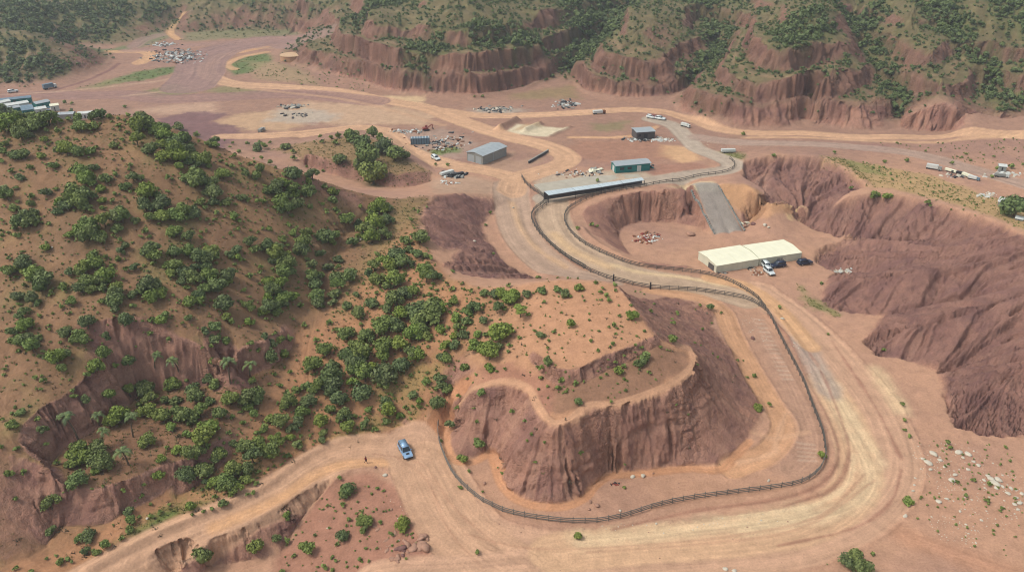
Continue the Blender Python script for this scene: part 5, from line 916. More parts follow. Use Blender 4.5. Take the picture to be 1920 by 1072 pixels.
solid('back_wall', [p0 + (0, 0, -.5), p1 + (0, 0, -.5), p1 + (0, 0, 2.2), p0 + (0, 0, 2.2), p0 - n * .1 + (0, 0, -.5), p1 - n * .1 + (0, 0, -.5), p1 - n * .1 + (0, 0, 2.2), p0 - n * .1 + (0, 0, 2.2)], [(0, 1, 2, 3), (7, 6, 5, 4), (0, 4, 5, 1), (3, 2, 6, 7), (0, 3, 7, 4), (1, 5, 6, 2)], M_DARKW, can)
# sheds of the far settlement
SET = [((0,189),(59,183),(57,180),(0,185.5),M_TEAL,M_BLUEG,'long dull teal shed at the back of the distant settlement'),((-4,194.5),(16,190),(15,186.5),(-4,190.5),M_WHITE,M_WHITE,'short white shed at the edge of the distant settlement'),((4,200.5),(52,192.5),(50,188.5),(3,196),M_WHITE,M_WHITE,'long white roofed shed in the middle of the distant settlement'),((10,206),(36,201),(34,197.5),(8,202.5),M_TEAL,M_GREYR,'grey roofed shed with teal walls in front of the long white one'),((40,208),(62,205),(60,196),(38,199),M_TEAL,M_BLUEG,'square blue-grey shed in the distant settlement'),((66,196),(92,190.5),(86,187),(60,192),M_TEAL,M_GREYR,'grey shed with teal walls at the road end of the settlement'),((63,206.5),(86,203),(84,199),(62,202),M_WHITE,M_WHITE,'low white hall in the distant settlement'),((94,199.5),(110,197.5),(108,194),(93,196),M_WHITE,M_CREAM,'lone small white hut east of the distant settlement'),((78,217),(140,214),(138,209.5),(78,212.5),M_GREYW,M_GREYR,'wide dark grey shed just above the hill crest'),((147,214),(176,212),(174,208.5),(146,210.5),M_WHITE,M_WHITE,'white roofed shed showing between the crest trees')]
for (p, q, r, s_, wm, rm, lab) in SET: building('long_shed', lab, 'shed', [p, q, r, s_], 2.6, wm, rm, .5, [(0, .4, .5, .05, 2.0)], [], .2, None, M_DARK, 'sheds of the distant settlement')
SET2 = [((1872,378),(1897,383),(1900,374),(1876,369.5),'long white shed on the plain near the big round bush'),((1872,311.5),(1886,313),(1888,308.5),(1874,307),'white hut between two bushes on the far plain'),((1904,409),(1918,412),(1920,407),(1907,404.5),'white hut beside the big round bush')]
for (p, q, r, s_, lab) in SET2: building('long_shed', lab, 'shed', [p, q, r, s_], 2.0, M_GREYW, M_WHITE, .3, [(0, .4, .55, .05, 1.7)], [], .2, None, M_DARK, 'white sheds on the plain')
# round walled platform on the far slope
x, y, z = at(543, 117); o = thing('water_tank', 'low round tan walled tank on the slope of the far hill', 'tank', (x, y + 5.5, z - .6)); MB().tube((0, 0, -2), (0, 0, 3.4), 6.3, 6.0, 40).build('wall', plain('tan_plaster', C(186,140,106), .9), o); MB().tube((0, 0, 3.4), (0, 0, 3.65), 6.2, 6.2, 40).build('rim', plain('tan_rim', C(204,164,128), .9), o)

# ---- vehicles
def paint(n, c): 
    m = plain(n, c, .28, .25, .6, .03); return m
PAINT = {k: paint(k + '_car_paint', C(*v)) for k, v in dict(silver_blue=(150,178,210), navy=(34,44,70), white=(232,232,230), grey=(150,150,150), red=(150,60,50)).items()}
def car(name, label, cat, loc, rz, col, L_=4.7, Wd=1.9, Hh=1.8, group=None, rack=False):
    o = thing(name, label, cat, loc, rz, group); a, w_ = L_ / 2, Wd / 2; P_ = PAINT[col]
    # lower body: stations along x (front +x): (x, half width, bottom, top)
    st = [(-a, w_ * .90, .50, .92), (-a * .96, w_ * .97, .42, 1.02), (-a * .5, w_, .36, 1.06), (a * .28, w_, .36, 1.04), (a * .42, w_ * .99, .36, 1.00), (a * .86, w_ * .94, .40, .90), (a * .97, w_ * .84, .46, .80), (a, w_ * .78, .52, .72)]
    V, F = [], []
    for (x, h, b_, t_) in st: V += [(x, -h * .94, b_), (x, -h, b_ + .16), (x, -h, t_ - .12), (x, -h * .9, t_), (x, h * .9, t_), (x, h, t_ - .12), (x, h, b_ + .16), (x, h * .94, b_)]
    for k in range(len(st) - 1):
        for i in range(8): F.append((k * 8 + i, k * 8 + (i + 1) % 8, k * 8 + 8 + (i + 1) % 8, k * 8 + 8 + i))
    F += [tuple(range(8)), tuple(range(len(V) - 1, len(V) - 9, -1))]
    body = solid('body', V, F, P_, o, True, .0); md = body.modifiers.new('edge', 'EDGE_SPLIT'); md.split_angle = R(40)
    # cabin glass and roof
    xr0, xr1, xf0, xf1 = -a * .95, -a * .88, a * .36, a * .14; zt = Hh - .10
    G = [(xr0, -w_ * .86, 1.04), (xf0, -w_ * .86, 1.02), (xf0, w_ * .86, 1.02), (xr0, w_ * .86, 1.04), (xr1, -w_ * .72, zt), (xf1, -w_ * .72, zt), (xf1, w_ * .72, zt), (xr1, w_ * .72, zt)]
    solid('windows', G, [(0, 1, 5, 4), (2, 3, 7, 6), (3, 0, 4, 7), (4, 5, 6, 7)], M_GLASS, o)
    solid('windscreen', [(G[1][0] + .02, -w_ * .80, 1.05), (G[2][0] + .02, w_ * .80, 1.05), (xf1 + .02, w_ * .68, zt - .03), (xf1 + .02, -w_ * .68, zt - .03)], [(0, 1, 2, 3)], M_GLASS, o)
    rb = MB(); rb.box(((xr1 + xf1) / 2, 0, zt + .04), (xf1 - xr1 + .16, w_ * 1.50, .09), bevel=.035); rb.build('roof', P_, o, True)
    pl = MB()
    for sg in (1, -1):
        for (xa, xb) in ((xf0 - .02, xf1 - .02), (a * -.22, a * -.24), (xr0 + .05, xr1 + .05), (a * -.58, a * -.57)): pl.tube((xa, sg * w_ * .865, 1.03), (xb, sg * w_ * .725, zt), .045, .04, 6)
    pl.build('pillar', P_, o)
    wp = MB().tube((0, -.12, 0), (0, .12, 0), .37, .37, 20).bm; tm = bpy.data.meshes.new('tyre'); wp.to_mesh(tm); tm.materials.append(M_TYRE); wp = MB().tube((0, -.13, 0), (0, .13, 0), .22, .22, 14).bm; rm = bpy.data.meshes.new('rim'); wp.to_mesh(rm); rm.materials.append(M_RIM)
    for sx in (.62, -.60):
        for sg in (1, -1):
            wh = bpy.data.objects.new('wheel', None); COL.objects.link(wh); wh.parent = o; wh.location = (a * sx, sg * (w_ - .13), .37); link('tyre', tm, wh); link('rim', rm, wh)
    for sg in (1, -1):
        MB().box((a * .945, sg * w_ * .66, .74), (.16, .30, .13)).build('headlight', M_LAMP, o); MB().box((-a * .985, sg * w_ * .74, .82), (.06, .16, .26)).build('tail_light', M_RED, o); MB().box((a * .26, sg * (w_ + .09), 1.08), (.14, .2, .14)).build('mirror', P_, o)
    MB().box((a * .99, 0, .52), (.10, w_ * 1.62, .20)).build('bumper', M_DARK, o); MB().box((a * .985, 0, .69), (.06, w_ * .9, .12)).build('grille', M_DARK, o); MB().box((a * .62, 0, .972), (a * .20, w_ * .7, .03), 0, R(3.4)).build('hood_panel', M_DARK if col == 'silver_blue' else P_, o)
    if rack:
        for sg in (1, -1): MB().tube((xr1 + .1, sg * w_ * .62, zt + .13), (xf1 - .1, sg * w_ * .62, zt + .13), .025, n=6).build('roof_rail', M_DARK, o)
    return o
def heading(p, q):
    return math.atan2(q[1] - p[1], q[0] - p[0])
p, q = at(755, 835), at(767, 858); car('parked_car', 'silver-blue off-road car standing on the near dirt road junction', 'car', at(760.5, 849), heading(p, q), 'silver_blue', 4.8, 2.0, 1.95, None, True)
p, q = at(1445, 499), at(1470, 496); car('parked_car', 'dark navy car beside the white van, in front of the cream warehouse', 'car', at(1458, 500), heading(q, p), 'navy', 4.7, 1.9, 1.75, 'cars parked by the warehouses')
p, q = at(1495, 494), at(1521, 491); car('parked_car', 'dark navy car alone at the corner of the cream warehouse', 'car', at(1508.5, 495), heading(p, q), 'navy', 4.8, 1.9, 1.75, 'cars parked by the warehouses')
p, q = at(1434, 500), at(1446, 513); car('parked_van', 'white van farther from the track, behind another white van', 'van', at(1437, 503), heading(p, q), 'white', 4.6, 1.9, 2.0, 'cars parked by the warehouses'); car('parked_van', 'white van nearer the track, with rubble beside it', 'van', at(1441.5, 512), heading(p, q) + .1, 'white', 4.4, 1.85, 1.8, 'cars parked by the warehouses')
for (px, py, dx, dy, col, lab) in [(1222,222,4,.6,'white','white car first in the short row by the upper road'),(1230,223,4,.6,'red','red car in the short row by the upper road'),(1238,224.5,4,.6,'white','white car last in the short row by the upper road'),(817,299,4,2,'white','white car at the foot of the small cut hill'),(25,173.5,8,-.6,'white','white car on the far road by the western hill')]:
    p = at(px, py); q = at(px + dx, py + dy); car('parked_car', lab, 'car', p, heading(p, q), col, 4.6, 1.85, 1.6, 'distant parked cars')
def truck(label, p, rz, bodym, cabm, L_=9., h=2.6, group='distant trucks and trailers', cab=True, name='truck', cat='truck'):
    o = thing(name, label, cat, p, rz, group)
    MB().box((-.9 if cab else 0, 0, .95 + h / 2), (L_ - (2.6 if cab else 0), 2.4, h), bevel=.06).build('cargo_box', bodym, o); MB().box((0, 0, .8), (L_ * .96, 1.2, .25)).build('chassis', M_DARK, o)
    if cab:
        c = MB().box((L_ / 2 - 1.1, 0, 1.5), (1.9, 2.3, 1.9), 0, 0, 0, .9, .08).build('cab', cabm, o); MB().box((L_ / 2 - .17, 0, 1.95), (.06, 1.8, .7)).build('windscreen', M_GLASS, c)
    for x in ((L_ / 2 - 1.2, -L_ / 2 + 2.2, -L_ / 2 + 1.0) if cab else (-L_ / 4, L_ / 4)):
        for sg in (1, -1): MB().tube((x, sg * .85, .48), (x, sg * 1.2, .48), .48, n=12).build('wheel', M_TYRE, o)
    return o
def small(o, k): o.scale = (k, k, k); return o
for (px, py, qx, qy, bm_, cm_, Ln, h, cab, lab) in [(1123,214,1136,213,M_WHITE,M_RUST,9,1.6,True,'pale low truck driving on the upper orange road'),(1285,238,1292,240,M_WHITE,M_WHITE,7,2.0,True,'white truck at the bend of the upper road'),(94,166.5,103,164.5,M_BLUEG,M_WHITE,10,2.6,True,'grey-blue truck on the far road under the western hill'),(1750,318,1762,320,M_WHITE,M_GREYW,8,2.2,True,'white tank truck parked along the far grey road'),(1782,323,1792,325.5,M_CREAM,M_WHITE,6,1.6,False,'cream trailer with dark scrap beside it'),(1795,326,1806,328,M_DARK,M_DARK,6,1.4,False,'dark open trailer beside the cream one'),(1813,332,1822,335,M_CREAM,M_WHITE,6,1.8,False,'cream caravan behind a white one on the grass edge'),(1825,337,1835,339,M_WHITE,M_BLUEG,6,2.0,True,'white van with a blue-grey cab on the grass edge'),(1877,332,1888,333,M_GREYW,M_WHITE,7,1.4,True,'grey truck by a bush on the far plain'),(491,247,497,244,M_GREYW,M_WHITE,7,2.0,True,'grey truck standing alone on the western flats'),(838,328,850,325,M_WHITE,M_WHITE,8,1.4,False,'white flat trailer in the scrap yard by the cut hill'),(858,330,874,328,M_DARK,M_WHITE,7,1.3,False,'dark flat trailer in the scrap yard by the cut hill'),(1365,286.5,1378,285.5,M_WHITE,M_WHITE,8,1.6,False,'white trailer left by the gravel near the dark ridge')]:
    p, q = at(px, py), at(qx, qy)
    small(truck(lab, p, heading(p, q), bm_, cm_, 9., 1.9 * h / 1.9, 'distant trucks and trailers', cab, 'truck' if cab else 'trailer', 'truck' if cab else 'trailer'), Ln / 9. * .66)
# container and digger in the scrap yard
p, q = at(772, 270), at(804, 268.5); o = thing('shipping_container', 'blue-grey container with an open ribbed top in the upper scrap yard', 'container', ((p[0] + q[0]) / 2, (p[1] + q[1]) / 2, p[2]), heading(p, q)); MB().box((0, 0, 1.3), (7.4, 2.6, 2.4), bevel=.05).build('body', M_BLUEG, o)
m = MB(); [m.box((-3.5 + k, -1.33, 1.3), (.14, .08, 2.3)) for k in range(8)]; m.build('rib', M_DARK, o); m = MB(); [m.box((-3.3 + k * 1.1, 0, 2.58), (.2, 2.5, .16)) for k in range(7)]; m.build('roof_bar', M_WHITE, o)
x, y, z = at(799, 245); o = thing('excavator', 'small red excavator in the upper scrap yard', 'excavator', (x, y, z), .4); o.scale = (.75, .75, .75)
for sg in (1, -1): MB().box((0, sg * 1.0, .4), (3.4, .5, .8), bevel=.15).build('track', M_DARK, o)
MB().box((-.4, 0, 1.35), (2.6, 2.2, 1.0), bevel=.1).build('body', M_RED, o); MB().box((.3, .5, 2.2), (1.2, 1.0, 1.2), taper=.85).build('cab', M_RED, o); MB().box((2.0, -.3, 2.4), (3.0, .35, .4), 0, -.6).build('boom', M_RED, o); MB().box((3.6, -.3, 2.2), (.3, .3, 2.2), 0, .3).build('stick', M_RED, o); MB().box((3.9, -.3, .9), (.7, .8, .6), taper=.7).build('bucket', M_DARK, o)

# ---- stones
def rock_np(seed, sub=2, flat=.6):
    bm = bmesh.new(); bmesh.ops.create_icosphere(bm, subdivisions=sub, radius=1.0); g = np.random.default_rng(seed); V = np.array([v.co[:] for v in bm.verts]); F = np.array([[v.index for v in f.verts] for f in bm.faces]); bm.free()
    for _ in range(7):
        n = sph_dirs(1, g)[0]; d = g.uniform(.55, .85); s = V @ n; V -= np.outer(np.clip(s - d, 0, None), n) * .85
    V *= (1, g.uniform(.6, .95), flat * g.uniform(.7, 1.1)); V += g.normal(size=V.shape) * .03; return V, F
ROCKM = [rock_np(40 + k) for k in range(7)]; RK_PALE = [mesh_np('boulder', v, f, M_PALE, False) for v, f in ROCKM]; RK_RED = [mesh_np('boulder', v, f, M_STONE, False) for v, f in ROCKM]; RK_DK = [mesh_np('boulder', v, f, M_DSTONE, False) for v, f in ROCKM]
BO = [(908,906,5,'r','rounded tan boulder between the fence and the mound'),(1107,941,5,'r','pinkish boulder, upper of the loose group by the fence'),(1119,948,7,'r','flat pinkish slab, widest of the loose group by the fence'),(1105,955,4,'r','small pinkish stone, nearest the fence in the loose group'),(1186,894,5.5,'p','pale boulder at the cliff foot, western of two'),(1206,892,6.5,'p','pale boulder at the cliff foot, eastern of two'),(1225,887,3,'r','small tan stone at the cliff foot'),(1163,957,4,'p','small pale stone behind the curving fence'),(722,891,5.5,'p','white pointed rock at the edge of the near road'),(704,876,3.5,'d','small grey stone cairn near the walking person'),(734,955,4,'r','rounded tan stone on the island between the roads'),(748,1013,3,'p','small white stone on the island between the roads'),(757,1013,4.5,'r','angular tan stone on the island between the roads'),(748,972,3,'p','white block beside a round bush on the island'),(614,990,2.5,'p','small white stone low on the island'),(1411,635,6,'d','grey boulder by the pale parking marks'),(1467,598,4.5,'p','white sack-like block inside the track bend'),(1441,901,4,'p','small pale rock inside the fence corner'),(1296,441,9,'r','broad tan rock pile on the pit floor'),(1412,421,6,'d','grey boulder at the foot of the ramp'),(1434,423,5,'p','pale rubble block below the orange cut'),(1441,427,4,'p','smaller pale block below the orange cut'),(890,453,4,'p','flat pale stone by the dark slope at the bend'),(962,390,3,'p','small pale stone by the road bend'),(677,449,6,'p','pale outcrop among the green strip bushes'),(672,453,5,'r','tan outcrop beside the pale one in the green strip'),(276,972,3.5,'p','small white rock in the grass by the lower road'),(98,464,2.5,'p','tiny white stone on the brown slope'),(412,803,2.5,'p','small white stone under the ravine trees')]
for (px, py, r, m_, lab) in BO:
    x, y, z = at(px, py); s = r / float(pxm(x, y, z)); o = link('boulder', random.choice({'p': RK_PALE, 'r': RK_RED, 'd': RK_DK}[m_])); o.location = (x, y, z + s * .2); o.scale = (s, s, s); o.rotation_euler = (random.uniform(-.2, .2), random.uniform(-.2, .2), random.random() * 6.28); tag(o, lab, 'boulder')
FIELD = [(1750,851,10),(1740,868,10),(1762,862,5),(1797,848,9),(1815,851,8),(1806,858,4),(1770,875,4),(1835,872,6),(1858,898,9),(1872,900,9),(1865,906,11),(1845,900,5),(1852,892,5),(1905,933,6),(1912,943,7),(1902,945,5),(1890,925,6),(1908,955,5),(1916,925,5),(1712,920,4),(1716,896,3),(1714,909,3),(1697,967,6),(1760,940,7),(1785,900,8),(1790,890,6),(1775,935,5),(1868,915,5),(1880,912,5),(1815,880,5),(1825,865,4),(1360,1066,6),(1377,1070,6),(1840,975,4),(1800,958,4),(1730,860,5),(1745,880,5),(1895,915,5),(1905,918,4)]
for k, (px, py, r) in enumerate(FIELD):
    x, y, z = at(px, py); s = r / float(pxm(x, y, z)); o = link('boulder', random.choice(RK_PALE)); o.location = (x, y, z + s * .1); o.scale = (s, s, s * .7); o.rotation_euler = (0, 0, random.random() * 6.28)
    big = r >= 9; e_ = 'eastern' if px > 1830 else 'western'
    tag(o, 'pale stone half sunk in the dirt below the track' if py > 1050 else f'{"large" if big else "small"} pale stone in the {e_} part of the stony field' , 'boulder', f'{"large" if big else "small"} pale stones {e_} field' if py < 1050 else 'pale stones below the track')
for k in range(26):
    t = random.random(); px, py = 742 + 58 * t + random.uniform(-12, 6), 1046 - 34 * t * t + random.uniform(-16, 10); x, y, z = at(px, py); s = random.uniform(.35, 1.0) * (1.3 if px > 780 else 1); o = link('boulder', random.choice(RK_RED if random.random() < .7 else RK_DK)); o.location = (x, y, z + s * .1); o.scale = (s, s, s * .9); o.rotation_euler = (random.uniform(-.5, .5), random.uniform(-.5, .5), random.random() * 6.28); tag(o, 'broken reddish rock in the outcrop at the tip of the island', 'boulder', 'rocks of the island tip outcrop')
for k in range(14):
    px, py = random.uniform(700, 770), random.uniform(985, 1040); x, y, z = at(px, py); s = random.uniform(.2, .5); o = link('boulder', random.choice(RK_RED)); o.location = (x, y, z); o.scale = (s * 1.5, s, s * .8); o.rotation_euler = (0, 0, random.random() * 6.28); tag(o, 'small loose reddish rock strewn on the island slope', 'boulder', 'loose rocks of the island slope')
# gravel nobody could count
G_NP = [(*rock_np(80 + k, 1, .7), np.full(12, .5)) for k in range(5)]
def gravel(mat, sets, lo, hi, name='gravel'):
    p = np.concatenate(sets); tag(mass(name, G_NP, p, rng.uniform(lo, hi, len(p)) * np.where(rng.random(len(p)) < .1, 1.8, 1), mat), kind='stuff')
gravel(M_PALE, [scatter(900, [(1700,830),(1800,830),(1930,900),(1960,1000),(1850,990),(1720,900)]), scatter(260, [(1740,960),(1840,985),(1830,1030),(1750,1010)]), scatter(160, [(1100,985),(1300,975),(1450,955),(1480,975),(1200,1005)]), scatter(90, [(1470,600),(1500,640),(1540,730),(1520,730),(1480,650)]), scatter(160, [(1380,585),(1425,600),(1440,640),(1410,640)]), scatter(120, [(1560,500),(1600,505),(1595,520),(1540,520)]), scatter(200, [(1405,500),(1440,508),(1440,520),(1405,515)]), scatter(240, [(1310,262),(1420,275),(1400,280),(1310,272)]), scatter(60, [(735,930),(770,970),(765,990),(730,940)])], .06, .20)
gravel(M_STONE, [scatter(700, [(600,900),(700,892),(790,1000),(800,1050),(650,1072),(560,1050)]), scatter(300, [(880,930),(1100,985),(1450,930),(1300,985),(1000,1000)]), scatter(260, [(1000,950),(1300,890),(1440,880),(1400,910),(1100,962)]), scatter(200, [(1090,455),(1110,470),(1200,500),(1150,485)]), scatter(500, [(860,880),(1000,1000),(1500,950),(1600,1060),(900,1072)])], .05, .16)
# ---- heaps of scrap and rubble
def heap(name, label, px, py, wpx, hpx, n, mats, seed, smax=1.2, cat='scrap heap'):
    g = random.Random(seed); o = thing(name, label, cat, at(px, py)); bins = [MB() for _ in mats]
    for k in range(n):
        qx, qy = px + g.gauss(0, .42) * wpx / 2 * 1.2, py + g.gauss(0, .42) * hpx / 2 * 1.2; x, y, z = at(qx, qy); L0 = Vector(o.location); s = g.uniform(.25, smax)
        g.choice(bins).box((x - L0.x, y - L0.y, z - L0.z + s * .15), (s * g.uniform(.7, 2.2), s * g.uniform(.4, 1.0), s * g.uniform(.2, .6)), g.random() * 6.28, g.uniform(-.3, .3), g.uniform(-.3, .3), g.uniform(.6, 1))
    for b_, m_ in zip(bins, mats): tag(b_.build('scrap', m_, o), kind='stuff')
heap('scrap_heap', 'red and white scrap heap on the pit floor', 1213, 446, 44, 18, 70, [M_RED, M_WHITE, M_RUST], 1, 1.0); heap('scrap_heap', 'small red scrap pile beside the larger one in the pit', 1232, 441, 12, 5, 12, [M_RED, M_DARK], 2, .7)
heap('scrap_heap', 'pale and rusty rubble beside the white vans', 1420, 513, 22, 10, 40, [M_PALE, M_RUST, M_STONE], 3, .8); heap('scrap_heap', 'tan planks at the foot of the ramp', 1399, 422, 14, 10, 14, [M_CREAM, M_STONE], 4, 1.6); heap('scrap_heap', 'grey clutter along the front wall of the warehouse', 1408, 503, 30, 4, 22, [M_DARK, M_GREYW], 5, .6)
heap('scrap_heap', 'low grey pile at the front corner of the warehouse', 1358, 512, 14, 3, 14, [M_GREYW, M_DARK], 6, .6); heap('scrap_heap', 'dark red debris behind the curving fence', 1155, 907, 20, 6, 16, [M_RED, M_DARK], 7, .35)
heap('scrap_heap', 'pale rubble strip at the foot of the dark ridge', 1578, 508, 34, 8, 40, [M_PALE, M_WHITE], 8, .7); heap('scrap_heap', 'grey scrap around the dark brown building', 1200, 262, 50, 10, 60, [M_GREYW, M_WHITE, M_DARK], 9, 1.2); heap('scrap_heap', 'white clutter at the east end of the teal workshop', 1216, 311, 22, 10, 34, [M_WHITE, M_DARK, M_TEAL], 10, 1.2)
heap('scrap_heap', 'pale rubble ring on the upper plain below the far cliff', 930, 206, 70, 10, 110, [M_PALE, M_DARK, M_GREYW], 11, 1.3); heap('scrap_heap', 'grey junk pile on the plain under the wooded fold', 1062, 197, 40, 14, 80, [M_GREYW, M_WHITE, M_DARK], 12, 1.6); heap('scrap_heap', 'white and rusty junk around the blue-grey container', 830, 268, 110, 30, 150, [M_WHITE, M_RUST, M_GREYW, M_DARK], 13, 1.2)
heap('scrap_heap', 'grey and white scrap under the small red excavator', 765, 247, 60, 10, 70, [M_WHITE, M_GREYW, M_RUST], 14, 1.2); heap('scrap_heap', 'white and dark wreck pile in the lower scrap yard', 850, 329, 46, 9, 70, [M_WHITE, M_DARK, M_GREYW], 15, 1.7); heap('scrap_heap', 'pale boards lying south of the lower scrap yard', 840, 343, 34, 6, 24, [M_WHITE, M_STONE], 16, 1.2)
heap('scrap_heap', 'rubble row in front of the teal workshop', 1085, 325, 90, 14, 80, [M_STONE, M_WHITE, M_DARK], 17, .9); heap('scrap_heap', 'grey roof sheets lying near the rubble row', 1118, 321, 24, 8, 16, [M_GREYW, M_DARK, M_CREAM], 18, 2.0); heap('scrap_heap', 'pale debris line beside the grey upper track', 1245, 262, 40, 8, 50, [M_WHITE, M_PALE], 19, 1.0); heap('scrap_heap', 'white debris scattered on the far eastern plain', 1880, 327, 60, 10, 50, [M_WHITE, M_PALE], 20, 1.2); heap('scrap_heap', 'pale debris on the grassy back of the ridge', 1845, 367, 30, 10, 40, [M_PALE, M_WHITE], 21, 1.0); heap('scrap_heap', 'white debris by the caravans on the grass edge', 1800, 330, 60, 8, 40, [M_WHITE, M_PALE, M_DARK], 22, 1.2); heap('scrap_heap', 'grey scrap spread on the western flats', 545, 200, 60, 10, 70, [M_GREYW, M_PALE, M_DARK], 23, 1.4); heap('scrap_heap', 'dark scrap spread south of the grey flats', 560, 216, 50, 8, 36, [M_DARK, M_PALE], 24, 1.2); heap('scrap_heap', 'white and grey litter in front of the distant settlement', 60, 208, 90, 14, 70, [M_WHITE, M_BLUEG, M_DARK], 26, 1.6)
heap('debris', 'x', 332, 106, 84, 24, 420, [M_WHITE, M_DARK, M_GREYW, M_STONE], 25, 1.7); heap('debris', 'x', 308, 84, 50, 8, 90, [M_WHITE, M_DARK, M_GREYW], 27, 1.3)
for d in [o for o in COL.objects if o.name.startswith('debris') and o.parent is None]:
    d['kind'] = 'stuff'; del d['label']; del d['category']
# ---- fences
POST = MB().box((0, 0, .55), (.13, .13, 1.7), taper=.9).bm; PM = bpy.data.meshes.new('post'); POST.to_mesh(PM); PM.materials.append(M_WOOD)
def fence(label, pts, space=2.3, hgt=1.25, rails=3, mat=M_WOOD, fat=1.0):
    a = smooth_line(ground_line(pts), 8); s = np.concatenate([[0], np.cumsum(np.hypot(*np.diff(a, axis=0).T))]); n = min(99, int(s[-1] / space)); t = np.linspace(0, s[-1], n + 1); x = np.interp(t, s, a[:, 0]); y = np.interp(t, s, a[:, 1]); z = hz(x, y)
    o = thing('rail_fence', label, 'fence', (x[0], y[0], z[0]), 0, None)
    for k in range(n + 1):
        p = link('post', PM, o); p.location = (x[k] - x[0], y[k] - y[0], z[k] - z[0]); p.scale = (fat, fat, hgt / 1.25 * random.uniform(.92, 1.08)); p.rotation_euler = (random.uniform(-.05, .05), random.uniform(-.05, .05), math.atan2(y[min(k + 1, n)] - y[max(k - 1, 0)], x[min(k + 1, n)] - x[max(k - 1, 0)]))
    for r in range(rails):
        zz = hgt * (.30 + .62 * r / max(1, rails - 1)); V, F = [], []; hw, hh = .045 * fat, .075 * fat
        for k in range(n + 1):
            k0, k1 = max(k - 1, 0), min(k + 1, n); d = np.array((x[k1] - x[k0], y[k1] - y[k0])); d /= np.linalg.norm(d); nn = np.array((-d[1], d[0])) * hw; of = nn / hw * -.09; cx_, cy_, cz = x[k] - x[0] + of[0], y[k] - y[0] + of[1], z[k] - z[0] + zz + random.uniform(-.03, .03)
            V += [(cx_ + nn[0], cy_ + nn[1], cz - hh), (cx_ + nn[0], cy_ + nn[1], cz + hh), (cx_ - nn[0], cy_ - nn[1], cz + hh), (cx_ - nn[0], cy_ - nn[1], cz - hh)]
        for k in range(n):
            for i in range(4): F.append((k * 4 + i, k * 4 + (i + 1) % 4, k * 4 + 4 + (i + 1) % 4, k * 4 + 4 + i))
        solid('rail', V, F, mat, o)
    return o
fence('weathered rail fence curving round the front of the mound', [(822,797),(823,825),(836,862),(852,892),(882,923),(922,949),(970,966),(1030,976),(1100,980),(1160,972),(1220,953),(1280,939),(1370,926),(1450,916),(1503,905),(1535,882),(1547,855)], 2.2, 1.3, 3, M_WOOD, 1.05)
fence('dark rail fence running along the inside of the eastern track bend', [(1547,852),(1541,812),(1522,762),(1503,712),(1472,652),(1452,612),(1434,582)], 2.3, 1.3, 3, M_FENCE, 1.05)
fence('dark rail fence along the near side of the track behind the mound', [(1434,582),(1412,567),(1378,557),(1300,546),(1218,541),(1150,526),(1100,506),(1050,475),(1012,440),(996,410),(1003,393),(1018,382),(1020,372),(1000,358),(985,345),(978,333)], 2.5, 1.3, 3, M_FENCE, 1.1)
fence('dark rail fence around the rim of the sunken pit', [(1434,580),(1410,553),(1350,522),(1275,509),(1200,500),(1150,484),(1095,458),(1066,432),(1058,405),(1076,386),(1120,367),(1200,352)], 2.5, 1.25, 3, M_FENCE, 1.1)
fence('short dark fence beside the narrow lane at the track bend', [(1028,372),(1025,385),(1006,400),(1004,416),(1022,447),(1060,480),(1098,503)], 2.6, 1.2, 2, M_FENCE, 1.05)
fence('low dark barrier along the upper paved track', [(1200,352),(1280,338),(1345,326),(1372,318),(1377,308),(1368,298)], 2.8, 1.0, 2, M_FENCE, 1.1)
for (px, py, lab) in [(1150,527,'thick dark post in the fence behind the mound crest'),(1219,542,'tall thick dark post in the fence behind the mound')]:
    x, y, z = at(px, py); o = thing('gate_post', lab, 'post', (x, y, z)); MB().box((0, 0, .9), (.34, .34, 2.2), taper=.85).build('shaft', M_DARK, o); MB().box((0, 0, 2.08), (.46, .46, .16), taper=.6).build('cap', M_DARK, o)
# blocks that edge the paved ramp
BK = MB().box((0, 0, .25), (.9, .45, .7), bevel=.06).bm; BKM = bpy.data.meshes.new('block'); BK.to_mesh(BKM); BKM.materials.append(M_GREYW)
for (p, q, lab) in (((1297,360),(1339,438),'row of grey stone blocks edging the west side of the ramp'), ((1347,350),(1395,432),'row of grey stone blocks edging the east side of the ramp')):
    P0, P1 = np.array(at(*p)), np.array(at(*q)); o = thing('kerb', lab, 'kerb', P0); d = P1 - P0
    for k in range(24):
        c = d * k / 23; b_ = link('block', BKM, o); b_.location = (c[0], c[1], hz1(P0[0] + c[0], P0[1] + c[1]) - P0[2]); b_.rotation_euler = (0, 0, math.atan2(d[1], d[0]) + random.uniform(-.15, .15)); s = random.uniform(.8, 1.1); b_.scale = (s, s, s)
# retaining wall on the upper plain
p, q = np.array(at(991, 307)), np.array(at(1028, 285)); o = thing('low_wall', 'thin dark low wall on the plain inside the orange bend', 'wall', p, heading(p, q)); ln = float(np.hypot(*(q - p)[:2])); MB().box((ln / 2, 0, .4), (ln, .35, 1.2)).build('wall_body', M_DARKW, o); MB().box((ln / 2, 0, 1.03), (ln, .5, .1)).build('coping', M_GREYW, o)
